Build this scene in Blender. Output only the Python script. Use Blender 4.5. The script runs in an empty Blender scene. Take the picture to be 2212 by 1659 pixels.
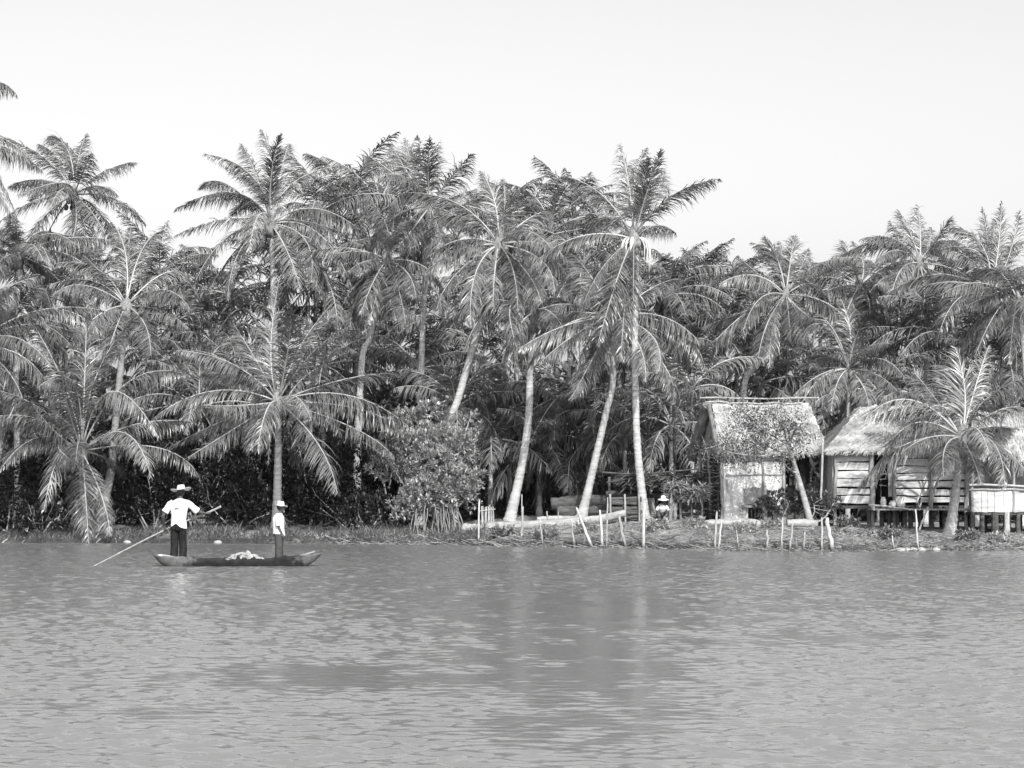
import bpy, math, random
import numpy as np
from mathutils import Vector
R = math.radians
rng = np.random.default_rng(7)
random.seed(7)
S = bpy.context.scene
COL = S.collection
F, U0, V0, H = 5184.0, 1106.0, 1059.0, 1.8      # focal length, centre column and eye-level row of the survey grid; eye height

def P(u, v, Y):
    return np.array([(u-U0)/F*Y, Y, H-(v-V0)/F*Y])
def PX(Y): return F/Y

# ------------------------------------------------------------------ materials
def nodes(name):
    m = bpy.data.materials.new(name); m.use_nodes = True
    nt = m.node_tree
    return m, nt, nt.nodes['Principled BSDF']
def setv(b, k, v):
    if k in b.inputs: b.inputs[k].default_value = v
def mat(name, lo, hi=None, rough=.8, scale=4.0, spec=.3, stretch=(1,1,1), detail=6, rand=0.0, bump=0.0, trans=0.0,
        contrast=(.3,.7), coord='Object'):
    m, nt, b = nodes(name)
    hi = lo if hi is None else hi
    N, L = nt.nodes, nt.links
    tc = N.new('ShaderNodeTexCoord'); mp = N.new('ShaderNodeMapping'); mp.inputs['Scale'].default_value = stretch
    nz = N.new('ShaderNodeTexNoise'); nz.inputs['Scale'].default_value = scale; nz.inputs['Detail'].default_value = detail
    nz.inputs['Roughness'].default_value = .6
    L.new(tc.outputs[coord], mp.inputs['Vector']); L.new(mp.outputs[0], nz.inputs['Vector'])
    mr = N.new('ShaderNodeMapRange'); mr.inputs['From Min'].default_value = contrast[0]; mr.inputs['From Max'].default_value = contrast[1]
    mr.inputs['To Min'].default_value = lo; mr.inputs['To Max'].default_value = hi
    L.new(nz.outputs['Fac'], mr.inputs['Value'])
    out = mr.outputs[0]
    if rand:
        oi = N.new('ShaderNodeObjectInfo'); m2 = N.new('ShaderNodeMapRange')
        m2.inputs['To Min'].default_value = 1-rand; m2.inputs['To Max'].default_value = 1+rand
        L.new(oi.outputs['Random'], m2.inputs['Value'])
        mu = N.new('ShaderNodeMath'); mu.operation = 'MULTIPLY'
        L.new(out, mu.inputs[0]); L.new(m2.outputs[0], mu.inputs[1]); out = mu.outputs[0]
    L.new(out, b.inputs['Base Color'])
    setv(b, 'Roughness', rough); setv(b, 'Specular IOR Level', spec)
    if bump:
        bp = N.new('ShaderNodeBump'); bp.inputs['Strength'].default_value = bump; bp.inputs['Distance'].default_value = .03
        L.new(nz.outputs['Fac'], bp.inputs['Height']); L.new(bp.outputs[0], b.inputs['Normal'])
    if trans:
        t = N.new('ShaderNodeBsdfTranslucent'); L.new(out, t.inputs['Color'])
        mx = N.new('ShaderNodeMixShader'); mx.inputs[0].default_value = trans
        o = N['Material Output']
        L.new(b.outputs[0], mx.inputs[1]); L.new(t.outputs[0], mx.inputs[2]); L.new(mx.outputs[0], o.inputs['Surface'])
    return m

M = {}
M['leaflet'] = mat('palm_leaflet', .05, .22, rough=.36, spec=.65, scale=1.9, rand=.38, trans=.10)
M['leaflet_far'] = mat('palm_leaflet_distant', .07, .21, rough=.5, spec=.45, scale=1.4, rand=.3, trans=.18)
M['dead'] = mat('dry_palm_leaflet', .05, .12, rough=.8, scale=2.0, rand=.3, trans=.15)
M['rachis'] = mat('palm_rachis', .26, .40, rough=.5, spec=.4, scale=2.0, rand=.15)
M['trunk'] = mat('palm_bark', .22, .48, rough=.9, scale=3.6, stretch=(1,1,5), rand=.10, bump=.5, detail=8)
M['trunk_dark'] = mat('dark_palm_bark', .11, .22, rough=.95, scale=3.2, stretch=(1,1,5), rand=.1, bump=.5)  # darker grey bark for some of the palms
M['nut'] = mat('coconut_skin', .12, .22, rough=.6, scale=6)
M['fibre'] = mat('crown_fibre', .10, .26, rough=.9, scale=9, stretch=(2,2,.5))
M['pale'] = mat('pale_flower_stalk', .42, .6, rough=.6, scale=5)
M['bush'] = mat('broad_leaf', .045, .15, rough=.38, spec=.5, scale=2.2, rand=.15, trans=.15)
M['bush_pale'] = mat('glossy_broad_leaf', .22, .46, rough=.33, spec=.6, scale=2.6, trans=.18)
M['shaded_bush'] = mat('shade_dark_broad_leaf', .014, .045, rough=.5, spec=.4, scale=2.0, rand=.2, trans=.1)  # leaf colour blackened to give the shade under the left palms
M['grass'] = mat('bank_grass', .09, .26, rough=.7, scale=2.0, trans=.2)
M['straw'] = mat('dry_straw', .16, .40, rough=.85, scale=3.0)
M['twig'] = mat('grey_twig', .20, .38, rough=.9, scale=6)
M['thatch'] = mat('thatch', .22, .50, rough=.95, scale=2.4, stretch=(1,1,1), detail=9, bump=.5)
M['thatch_dark'] = mat('old_and_shaded_thatch', .06, .20, rough=.95, scale=4, detail=8)  # old brush roof; on the hut rakes its dark tone paints in shade
M['board'] = mat('pale_wall_board', .24, .60, rough=.85, scale=2.2, stretch=(3,3,.6), detail=8, contrast=(.32,.6))
M['slat'] = mat('split_bamboo_slat', .26, .62, rough=.7, scale=2.5, stretch=(.6,2,4), detail=8)
M['greyboard'] = mat('weathered_board', .16, .34, rough=.9, scale=4, stretch=(3,3,.6))
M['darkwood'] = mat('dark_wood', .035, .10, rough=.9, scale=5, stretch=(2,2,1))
M['log'] = mat('old_log', .03, .11, rough=.95, scale=5, detail=8, stretch=(.5,2,2))
M['palelog'] = mat('pale_fallen_log', .16, .36, rough=.95, scale=4.0, detail=10, stretch=(1,2,2), bump=.8)
M['stake'] = mat('bleached_stake', .20, .44, rough=.85, scale=7, stretch=(2,2,.5), rand=.2)
M['skin'] = mat('brown_skin', .065, .09, rough=.55, scale=5)
M['cloth_white'] = mat('white_cotton', .60, .68, rough=.9, scale=9)
M['cloth_dark'] = mat('dark_trousers', .010, .026, rough=.95, spec=.05, scale=7, stretch=(2,2,.6))
M['cloth_mid'] = mat('grey_trousers', .04, .07, rough=.95, spec=.1, scale=7)
M['hat'] = mat('straw_hat', .50, .64, rough=.8, scale=30)
M['hair'] = mat('black_hair', .015, .03, rough=.5, scale=20)
M['net'] = mat('fishing_net', .16, .42, rough=.95, scale=10, detail=9, bump=1)
M['mark'] = mat('grey_print', .16, .2, scale=5)
M['water_root'] = mat('prop_root', .09, .25, rough=.8, scale=5)
M['stone'] = mat('pale_stone', .2, .38, rough=.9, scale=4)
M['pot'] = mat('pale_pot', .45, .65, rough=.6, scale=6)

M['shore_stake'] = mat('weathered_stake', .18, .48, rough=.9, scale=11, stretch=(2,2,.4), rand=.3, bump=.6)
def wet_foot(m):
    nt = m.node_tree; N, L = nt.nodes, nt.links; b = N['Principled BSDF']; src = b.inputs['Base Color'].links[0].from_socket
    gp = N.new('ShaderNodeNewGeometry'); sx = N.new('ShaderNodeSeparateXYZ'); L.new(gp.outputs['Position'], sx.inputs[0])
    r_ = N.new('ShaderNodeMapRange'); r_.inputs['From Min'].default_value = .08; r_.inputs['From Max'].default_value = .26; r_.inputs['To Min'].default_value = .3; r_.inputs['To Max'].default_value = 1
    L.new(sx.outputs['Z'], r_.inputs['Value']); mu = N.new('ShaderNodeMath'); mu.operation = 'MULTIPLY'; L.new(src, mu.inputs[0]); L.new(r_.outputs[0], mu.inputs[1]); L.new(mu.outputs[0], b.inputs['Base Color'])
wet_foot(M['shore_stake'])
# hull: weathered pale wood with a wide dark tar stain amidships
def hull_mat():
    m, nt, b = nodes('hull_wood'); N, L = nt.nodes, nt.links
    tc = N.new('ShaderNodeTexCoord'); sp = N.new('ShaderNodeSeparateXYZ'); L.new(tc.outputs['Object'], sp.inputs[0])
    nz = N.new('ShaderNodeTexNoise'); nz.inputs['Scale'].default_value = 5; nz.inputs['Detail'].default_value = 8
    L.new(tc.outputs['Object'], nz.inputs['Vector'])
    a = N.new('ShaderNodeMath'); a.operation = 'SUBTRACT'; L.new(sp.outputs['X'], a.inputs[0]); a.inputs[1].default_value = .25
    ab = N.new('ShaderNodeMath'); ab.operation = 'ABSOLUTE'; L.new(a.outputs[0], ab.inputs[0])
    ad = N.new('ShaderNodeMath'); ad.operation = 'MULTIPLY_ADD'; L.new(nz.outputs['Fac'], ad.inputs[0]); ad.inputs[1].default_value = 1.1; L.new(ab.outputs[0], ad.inputs[2])
    mr = N.new('ShaderNodeMapRange'); mr.inputs['From Min'].default_value = 1.72; mr.inputs['From Max'].default_value = 1.95
    mr.inputs['To Min'].default_value = .022; mr.inputs['To Max'].default_value = .11
    L.new(ad.outputs[0], mr.inputs['Value'])
    n2 = N.new('ShaderNodeTexNoise'); n2.inputs['Scale'].default_value = 9; n2.inputs['Detail'].default_value = 6
    L.new(tc.outputs['Object'], n2.inputs['Vector'])
    m2 = N.new('ShaderNodeMapRange'); m2.inputs['From Min'].default_value=.3; m2.inputs['From Max'].default_value=.7
    m2.inputs['To Min'].default_value = .65; m2.inputs['To Max'].default_value = 1.35; L.new(n2.outputs['Fac'], m2.inputs['Value'])
    mu = N.new('ShaderNodeMath'); mu.operation = 'MULTIPLY'; L.new(mr.outputs[0], mu.inputs[0]); L.new(m2.outputs[0], mu.inputs[1])
    L.new(mu.outputs[0], b.inputs['Base Color']); setv(b, 'Roughness', .9); setv(b, 'Specular IOR Level', .1)
    return m
M['hull'] = hull_mat()

# ------------------------------------------------------------------ mesh helpers
class MB:
    def __init__(s): s.v, s.q, s.m, s.n = [], [], [], 0
    def add(s, v, q, m=0):
        v = np.asarray(v, float).reshape(-1,3); q = np.asarray(q, int).reshape(-1,4)
        s.v.append(v); s.q.append(q+s.n); s.m.append(np.full(len(q), m, int)); s.n += len(v)
    def tube(s, path, rad, k=8, m=0, ref=(0,0,1), cap=True, flat=1.0, jitter=0):
        path = np.asarray(path, float); n = len(path)
        rad = np.broadcast_to(np.asarray(rad, float), (n,)).copy()
        T = np.gradient(path, axis=0); T /= np.linalg.norm(T, axis=1)[:,None]+1e-9
        ref = np.array(ref, float)
        a0 = np.cross(T[0], ref)
        if np.linalg.norm(a0) < .15: a0 = np.cross(T[0], np.array([0,-1,.02]))
        A = np.empty_like(T)
        for i_ in range(n):
            a0 = a0-T[i_]*(a0@T[i_]); a0 /= np.linalg.norm(a0)+1e-12; A[i_] = a0
        B = np.cross(T, A)
        if cap:
            path = np.vstack([path[:1], path, path[-1:]]); A = np.vstack([A[:1],A,A[-1:]]); B = np.vstack([B[:1],B,B[-1:]])
            rad = np.concatenate([[rad[0]*.02], rad, [rad[-1]*.02]]); n += 2
        a = np.linspace(0, 2*math.pi, k, endpoint=False)
        rr = rad[:,None]*np.ones(k)
        if jitter: rr = rr*(1+rng.uniform(-jitter, jitter, rr.shape))
        v = path[:,None,:] + rr[:,:,None]*(np.cos(a)[None,:,None]*A[:,None,:] + flat*np.sin(a)[None,:,None]*B[:,None,:])
        i = np.arange(n-1)[:,None]*k; j = np.arange(k)[None,:]; j2 = (j+1)%k
        q = np.stack([i+j, i+j2, i+k+j2, i+k+j], -1).reshape(-1,4)
        s.add(v.reshape(-1,3), q, m)
    def box(s, c, size, m=0, rot=0, tilt=0):
        c = np.array(c, float); hx, hy, hz = np.array(size)/2.0
        v = np.array([[x,y,z] for x in (-hx,hx) for y in (-hy,hy) for z in (-hz,hz)])
        if tilt: ct, st = math.cos(tilt), math.sin(tilt); v = np.stack([v[:,0]*ct-v[:,2]*st, v[:,1], v[:,0]*st+v[:,2]*ct], 1)
        if rot: cr, sr = math.cos(rot), math.sin(rot); v = np.stack([v[:,0]*cr-v[:,1]*sr, v[:,0]*sr+v[:,1]*cr, v[:,2]], 1)
        q = [[0,1,3,2],[4,6,7,5],[0,4,5,1],[2,3,7,6],[0,2,6,4],[1,5,7,3]]
        s.add(v+c, q, m)
    def rings(s, rings, m=0, close=True):
        rings = np.asarray(rings, float); n, k = rings.shape[:2]
        if close:
            a = rings[:1].mean(1, keepdims=True); b = rings[-1:].mean(1, keepdims=True)
            rings = np.concatenate([a+(rings[:1]-a)*.02, rings, b+(rings[-1:]-b)*.02]); n += 2
        i = np.arange(n-1)[:,None]*k; j = np.arange(k)[None,:]; j2 = (j+1)%k
        s.add(rings.reshape(-1,3), np.stack([i+j, i+j2, i+k+j2, i+k+j], -1).reshape(-1,4), m)
    def ell(s, c, r, k=12, n=8, m=0, noise=0):
        c = np.array(c, float); r = np.broadcast_to(np.asarray(r, float), (3,))
        th = np.linspace(.02, math.pi-.02, n); a = np.linspace(0, 2*math.pi, k, endpoint=False)
        rg = np.stack([np.sin(th)[:,None]*np.cos(a), np.sin(th)[:,None]*np.sin(a), -np.cos(th)[:,None]*np.ones(k)], -1)
        if noise: rg = rg*(1+rng.uniform(-noise, noise, rg.shape[:2]))[:,:,None]
        s.rings(c+rg*r, m, close=False)
    def mesh(s, name, mats, org=None, smooth=False):
        v = np.concatenate(s.v); q = np.concatenate(s.q); mi = np.concatenate(s.m)
        if org is not None: v = v-np.asarray(org)
        me = bpy.data.meshes.new(name)
        me.vertices.add(len(v)); me.vertices.foreach_set('co', v.astype('f').ravel())
        me.loops.add(4*len(q)); me.loops.foreach_set('vertex_index', q.astype('i').ravel())
        me.polygons.add(len(q)); me.polygons.foreach_set('loop_start', (np.arange(len(q))*4).astype('i'))
        me.polygons.foreach_set('material_index', mi.astype('i'))
        me.polygons.foreach_set('use_smooth', np.full(len(q), bool(smooth)))
        for x in mats: me.materials.append(x)
        me.update(calc_edges=True)
        return me
    def build(s, name, mats, parent=None, org=None, smooth=False, label=None):
        if not isinstance(mats, (list, tuple)): mats = [mats]
        if parent is not None and org is None: org = ORG.get(parent.name, np.zeros(3))
        o = bpy.data.objects.new(name, s.mesh(name, mats, org, smooth)); COL.objects.link(o)
        if parent is not None:
            o.parent = parent; ORG[o.name] = org
        elif org is not None: o.location = org
        if label: o['label'] = label
        return o
ORG = {}
def tag(o, label, cat, group=None, kind=None):
    if label: o['label'] = label
    if cat: o['category'] = cat
    if group: o['group'] = group
    if kind: o['kind'] = kind
    return o
def thing(name, loc, label, cat, group=None, rz=0):
    o = bpy.data.objects.new(name, None); COL.objects.link(o); o.location = loc; o.rotation_euler = (0,0,rz)
    o.empty_display_size = .3
    ORG[o.name] = np.array(loc, float) if rz == 0 else np.zeros(3)    # a turned thing is modelled in its own frame
    return tag(o, label, cat, group)
def curve(pts, n):
    p = np.asarray(pts, float); p = np.vstack([2*p[0]-p[1], p, 2*p[-1]-p[-2]])
    out = []; t = np.linspace(0, len(p)-3-1e-6, n)
    for x in t:
        i = int(x); f = x-i; a,b,c,d = p[i:i+4]
        out.append(.5*((2*b)+(-a+c)*f+(2*a-5*b+4*c-d)*f*f+(-a+3*b-3*c+d)*f**3))
    return np.array(out)

# ------------------------------------------------------------------ ground and water
su = [(-600,1173),(0,1173),(700,1175),(1000,1178),(1120,1181),(1400,1186),(1550,1190),(1900,1192),(2212,1188),(2900,1186)]
SX = []; SYv = []
for u, v in su:
    Y = F*H/(v-V0); SX.append((u-U0)/F*Y); SYv.append(Y)
def shoreY(x): return np.interp(x, SX, SYv) + .18*np.sin(np.asarray(x)*1.7)+.10*np.sin(np.asarray(x)*4.1+1)
HX = [-40,-8,-3,0,4,9,12,20,60]; HZ = [.42,.42,.5,.85,.95,.78,.62,.5,.5]
def ground(x, y):
    x = np.asarray(x, float); y = np.asarray(y, float)
    s = y-shoreY(x); zm = np.interp(x, HX, HZ)
    edge = np.interp(x, [-40,-2,1,40], [.22,.22,.14,.12])
    z = np.where(s < 0, -.5+.5*np.exp(s/.5)-.12, edge*np.clip(s/.25,0,1)**.6 + (zm-edge)*(1-np.exp(-np.maximum(s,0)/2.6)) - .06)
    z = z + .035*np.sin(x*3.1+y)*np.clip(s,0,1) + .03*np.sin(x*7.3+2*y)*np.clip(s,0,1) + .05*np.sin(x*.9-y*.7)*np.clip(s/3,0,1)
    return z
def G(x, y): return float(ground(x, y))

def build_ground():
    xs = np.concatenate([np.linspace(-420,-30,14)[:-1], np.linspace(-30,30,420), np.linspace(30,420,14)[1:]])
    ss = np.concatenate([[-6,-2,-1,-.5,-.25,-.1,0,.05,.1,.18,.25], np.linspace(.35,6,50), np.linspace(6.3,20,30), [24,30,40,60,90,150,260,500]])
    X, Sg = np.meshgrid(xs, ss); Y = shoreY(X)+Sg; Z = ground(X, Y)
    v = np.stack([X,Y,Z],-1).reshape(-1,3); nx, ns = len(xs), len(ss)
    i = np.arange(ns-1)[:,None]*nx; j = np.arange(nx-1)[None,:]
    mb = MB(); mb.add(v, np.stack([i+j,i+j+1,i+nx+j+1,i+nx+j],-1))
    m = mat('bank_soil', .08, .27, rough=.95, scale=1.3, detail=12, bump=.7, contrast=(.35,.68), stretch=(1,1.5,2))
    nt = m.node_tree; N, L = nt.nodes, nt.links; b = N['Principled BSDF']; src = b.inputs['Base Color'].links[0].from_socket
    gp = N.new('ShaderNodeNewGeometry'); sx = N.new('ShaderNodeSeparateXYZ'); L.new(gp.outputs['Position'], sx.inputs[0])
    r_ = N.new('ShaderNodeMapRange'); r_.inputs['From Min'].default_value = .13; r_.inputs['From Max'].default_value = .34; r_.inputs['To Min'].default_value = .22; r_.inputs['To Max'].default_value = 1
    L.new(sx.outputs['Z'], r_.inputs['Value']); mu = N.new('ShaderNodeMath'); mu.operation = 'MULTIPLY'; L.new(src, mu.inputs[0]); L.new(r_.outputs[0], mu.inputs[1]); L.new(mu.outputs[0], b.inputs['Base Color'])  # soil darkened low down: wet mud, plus painted shade of the undercut edge
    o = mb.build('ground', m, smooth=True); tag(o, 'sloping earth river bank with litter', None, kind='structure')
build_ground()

def build_water():
    wr = np.random.default_rng(3)
    Yr = [13.0]
    while Yr[-1] < 84: Yr.append(Yr[-1]+min(max(.32*Yr[-1]**2/4320, .022), .10))
    Yr = np.concatenate([[-60,-20,0,4,8,11,12.4], Yr, [90,110,140]])
    t = np.concatenate([-np.geomspace(12,.36,14)[:-1], np.linspace(-.36,.36,1000), np.geomspace(.36,12,14)[1:]])
    T, Yg = np.meshgrid(t, Yr); X = T*np.maximum(Yg, 13.0)
    def blob(cx, cy, rx, ry): return np.exp(-((X-cx)/rx)**2-((Yg-cy)/ry)**2)
    lump = np.zeros_like(X)
    for _ in range(40):
        k = 2*math.pi/(.35*6**wr.random()); th = wr.uniform(0,math.pi); lump += np.sin(k*(X*np.cos(th)+Yg*.45*np.sin(th))+wr.uniform(0,6.28))
    lump /= math.sqrt(20)
    patch = np.maximum.reduce([blob(.65,25,1.15,6), blob(1.2,36,1.6,5.0), blob(-1.8,23.2,1.7,1.5)*.95, blob(.6,18.5,.9,2.2)*.8, blob(-3.2,19.5,2.5,.8)*.5, blob(3,29,2.0,1.6)*.4])
    fl = np.clip(.5+.5*lump, 0, 1); calm = np.clip(patch**.6*(.80+.5*fl)+.15*fl, 0, 1)
    amp = 1-.92*calm
    Z = np.zeros_like(X)
    for _ in range(90):
        lam = .11*(4.3**(wr.random()**1.1)); k = 2*math.pi/lam; th = math.pi/2+wr.normal(0,.55)
        w = 1.0; sl_ = SLOPE*math.sqrt(2/90)*w
        fade = 1.0
        Z += fade*sl_/k*np.sin(k*(X*math.cos(th)+Yg*math.sin(th))+wr.uniform(0,6.28))
    Z *= amp; Z[(Yg < 12.5)|(Yg > 84)|(np.abs(T) > .36)] = 0
    m, nt, b = nodes('river_water'); N, L = nt.nodes, nt.links
    tc = N.new('ShaderNodeTexCoord'); mp = N.new('ShaderNodeMapping'); mp.inputs['Scale'].default_value = (1,.8,1)
    L.new(tc.outputs['Object'], mp.inputs['Vector'])
    n = N.new('ShaderNodeTexNoise'); n.inputs['Scale'].default_value = 7; n.inputs['Detail'].default_value = 3; L.new(mp.outputs[0], n.inputs['Vector'])
    bp = N.new('ShaderNodeBump'); bp.inputs['Strength'].default_value = 1; bp.inputs['Distance'].default_value = .007
    L.new(n.outputs['Fac'], bp.inputs['Height']); L.new(bp.outputs[0], b.inputs['Normal'])
    b.inputs['Base Color'].default_value = (.16,.16,.16,1); b.inputs['Roughness'].default_value = .15; b.inputs['IOR'].default_value = 1.5
    mb = MB(); v = np.stack([X,Yg,Z],-1).reshape(-1,3); nx, ny = len(t), len(Yr)
    i = np.arange(ny-1)[:,None]*nx; j = np.arange(nx-1)[None,:]
    mb.add(v, np.stack([i+j,i+j+1,i+nx+j+1,i+nx+j],-1))
    tag(mb.build('river_water', m, smooth=True), 'rippled grey river water', None, kind='structure')
SLOPE = .185
build_water()

# ------------------------------------------------------------------ palms
def frond_geo(mb, P0, P1, P2, n=80, lmax=.85, wid=.042, droop=.9, mats=(0,1), petiole=.14, ragged=.06, r0=.035):
    ts = np.linspace(0,1,15)[:,None]
    c = (1-ts)**2*P0+2*ts*(1-ts)*P1+ts**2*P2
    mb.tube(c, np.linspace(r0, .007, 15), 5, mats[1])
    nor = np.cross(P1-P0, P2-P1)
    h = np.array([P2[0]-P0[0], P2[1]-P0[1], 0.0]); hs = np.cross(h, [0,0,1.0])
    ln = np.linalg.norm(hs)
    Sv = nor/(np.linalg.norm(nor)+1e-9)
    if ln > .3:
        hs /= ln
        if np.dot(Sv, hs) < 0: Sv = -Sv
        Sv = hs*.75+Sv*.25
    Sv = Sv+rng.normal(0,.12,3); Sv /= np.linalg.norm(Sv)
    t = np.linspace(petiole, .995, n)
    vd = rng.uniform(.65,1.45); vf = rng.uniform(.72,1.08); gp_, gq = rng.uniform(0,6.28,2); gf = rng.uniform(14,26); rg_ = ragged*rng.uniform(.5,4)
    for sgn in (-1,1):
        tt = np.clip(t+rng.uniform(-.5,.5,n)/n*.8, 0, 1)
        keep = rng.random(n) > np.clip(rg_+.38*(np.sin(t*gf+gp_+sgn)*np.sin(t*gf*.37+gq) > .55), 0, .85); tt = tt[keep]; k = len(tt)
        T1 = tt[:,None]
        B = (1-T1)**2*P0+2*T1*(1-T1)*P1+T1**2*P2
        T = 2*(1-T1)*(P1-P0)+2*T1*(P2-P1); T /= np.linalg.norm(T,axis=1)[:,None]+1e-9
        Sd = Sv-T*(T@Sv)[:,None]; Sd /= np.linalg.norm(Sd,axis=1)[:,None]; Nn = np.cross(T, Sd)
        Nn *= np.where(Nn[:,2:3] < 0, -1, 1)
        x = (tt-petiole)/(1-petiole)
        prof = np.clip(.55+1.6*x-2.0*x**2, .2, 1.0)
        ln_ = vf*lmax*prof*rng.uniform(.7,1.12,k); stiff = 1-.55*np.abs(T[:,2])
        th = R(22)+R(34)*x+R(24)*np.clip(T[:,2],0,1)+rng.normal(0,.11,k)
        d = sgn*Sd*np.cos(th)[:,None]+T*np.sin(th)[:,None]+Nn*rng.normal(-.12,.20,k)[:,None]
        d /= np.linalg.norm(d,axis=1)[:,None]
        gr = np.array([-.26,.05,-.97]); dr = droop*vd*rng.uniform(.6,1.4,k)
        p = B; pts = [p]
        dirs = [d]
        for sgm in range(3):
            d = d+gr*(dr*stiff*(.34+.34*sgm))[:,None]+rng.normal(0,.075,(k,3)); d /= np.linalg.norm(d,axis=1)[:,None]
            p = p+d*(ln_/3)[:,None]; pts.append(p); dirs.append(d)
        ws = np.array([.55,1.0,.7,.08])*wid*.5
        rows = []
        for r in range(4):
            wv = T-dirs[r]*(T*dirs[r]).sum(1)[:,None]; wv += Nn*.35*rng.normal(0,1,(k,1)); wv /= np.linalg.norm(wv,axis=1)[:,None]+1e-9
            rows += [pts[r]-wv*ws[r], pts[r]+wv*ws[r]]
        v = np.stack(rows,1)            # k x 8 x 3
        q = np.array([[0,1,3,2],[2,3,5,4],[4,5,7,6]])
        mb.add(v.reshape(-1,3), (np.arange(k)[:,None,None]*8+q[None]).reshape(-1,4), mats[0])

def generic(P0, az, el, L, bend):
    def dv(e): return np.array([math.cos(az)*math.cos(e), math.sin(az)*math.cos(e), math.sin(e)])
    P1 = P0+dv(el)*L*.52; P2 = P1+dv(el-bend)*L*.52
    return P1, P2

def palm(crown, Y, trunk, label, fr=(), fill=10, L=4.4, scale=1.0, base_y=None, rad=.125, nuts=0, far=False, dead=3,
         group='coconut palms on the far bank', droop=.9, bark='trunk', n=None, stalks=0, up=False, wid=None, lo=-40, skirt=0):
    """crown: (u,v) of the growing point; trunk: (u,v) points below it, the last column is where it meets the ground"""
    Yb = base_y or Y
    C0 = P(crown[0], crown[1], Y)
    pts = [C0]
    for i, (u, v) in enumerate(trunk[:-1]): pts.append(P(u, v, Y+(Yb-Y)*(i+1)/len(trunk)))
    ub = trunk[-1][0]; xb = (ub-U0)/F*Yb; zb = G(xb, Yb)-.06
    pts.append(np.array([xb, Yb, zb])); pts = pts[::-1]
    root = thing('coconut_palm', (xb, Yb, zb+.06), label, 'palm tree', group)
    Ltot = sum(np.linalg.norm(pts[i+1]-pts[i]) for i in range(len(pts)-1))
    nr = max(12, int(Ltot/.07)) if not far else max(10, int(Ltot/.2))
    c = curve(pts, nr) if len(pts) > 2 else np.linspace(pts[0], pts[1], nr)
    x = np.linspace(0, Ltot, nr)
    rr = rad*.86*(1.12-.3*x/max(Ltot,.1))+rad*.6*np.exp(-x/.3)+rad*.2*np.exp(-x/1.2)
    rr = rr*(1+.05*np.sign(np.sin(x*2*math.pi/.16+.6*np.sin(x)))+rng.normal(0,.02,nr))
    mb = MB(); mb.tube(c, rr, 12, 0, jitter=.025)
    mb.build('trunk', M[bark], root, smooth=True)
    # fibre boss where the fronds spring
    mb = MB(); T = c[-1]-c[-3]; T /= np.linalg.norm(T)
    mb.tube([C0-T*.55, C0-T*.3, C0-T*.05, C0+T*.2, C0+T*.45], [rad*.9, rad*1.35, rad*1.6, rad*1.1, rad*.3], 10, 0, jitter=.15)
    mb.build('crown_heart', M['fibre'], root, smooth=True)
    lm = M['leaflet_far'] if far else M['leaflet']
    nn = n or (64 if far else 130); w = wid or (.05 if far else .034)
    sgn = 1
    def mk(P0, P1, P2, dd=droop, deadf=False, lmx=None):
        mb = MB(); ll = np.linalg.norm(P1-P0)+np.linalg.norm(P2-P1)
        frond_geo(mb, P0, P1, P2, int(nn*min(1.2, .5+ll/9)), (lmx or 1.14*scale)*rng.uniform(.9,1.1), w*scale**.5, dd, ragged=.35 if deadf else .05, r0=.036*scale)
        mb.build('frond', [M['dead'] if deadf else lm, M['rachis'] if not deadf else M['fibre']], root, smooth=True, label='dry brown hanging frond' if deadf else None)
    for k, f in enumerate(fr):
        mu, mv, tu, tv = f[:4]; s = f[4] if len(f) > 4 else None
        px = PX(Y); a = (math.hypot(mu-crown[0], mv-crown[1])+math.hypot(tu-mu, tv-mv))/px
        dep = math.sqrt(max((L*scale)**2-a*a, .25)); dep = min(dep, 3.2)
        if s is None: s = -1 if k % 3 else .8
        dep *= s
        Pm = P(mu, mv, Y+dep*.45); Pt = P(tu, tv, Y+dep)
        P1 = 2*Pm-.5*(C0+Pt)
        v1 = P1-C0; P0 = C0+.18*v1/np.linalg.norm(v1)*scale
        mk(P0, P1, Pt, droop*rng.uniform(.75,1.2), deadf=len(f) > 5 and f[5])
    ga = rng.uniform(0, 6.28)
    for k in range(fill):
        az = ga+k*2.39996; q = (k+.5)/fill
        if len(fr) and not up: el = R(60)*(1-q)+R(-15)*q
        else: el = R(82)*(1-q)**1.1+R(-20)*(1-(1-q)**1.1)
        el += rng.normal(0,.1)
        LL = L*scale*rng.uniform(.8,1.05)*(.75+.25*math.sin(min(q*3+.5,1.57)))
        P1, P2 = generic(C0, az, el, LL, R(rng.uniform(45,85)))
        mk(C0+.1*(P1-C0)/np.linalg.norm(P1-C0), P1, P2, droop*rng.uniform(.8,1.25))
    for k in range(dead):
        az = rng.uniform(0, 6.28)
        P1, P2 = generic(C0-T*.1, az, R(rng.uniform(-50,-20)), L*scale*rng.uniform(.55,.8), R(45))
        mk(C0, P1, P2, 1.6, True, .6*scale)
    for k in range(nuts):
        az = k*2.4+rng.uniform(-.3,.3); r_ = rng.uniform(.16,.34); z = -rng.uniform(.15,.62)
        c_ = C0+T*z+np.array([math.cos(az)*r_, math.sin(az)*r_, 0])
        mb = MB(); mb.ell(c_, (.105,.105,.135), 10, 8); mb.tube([c_+[0,0,.12], C0+T*(z+.3)], [.012,.012], 5)
        mb.build('coconut', M['nut'], root, smooth=True)
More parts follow.
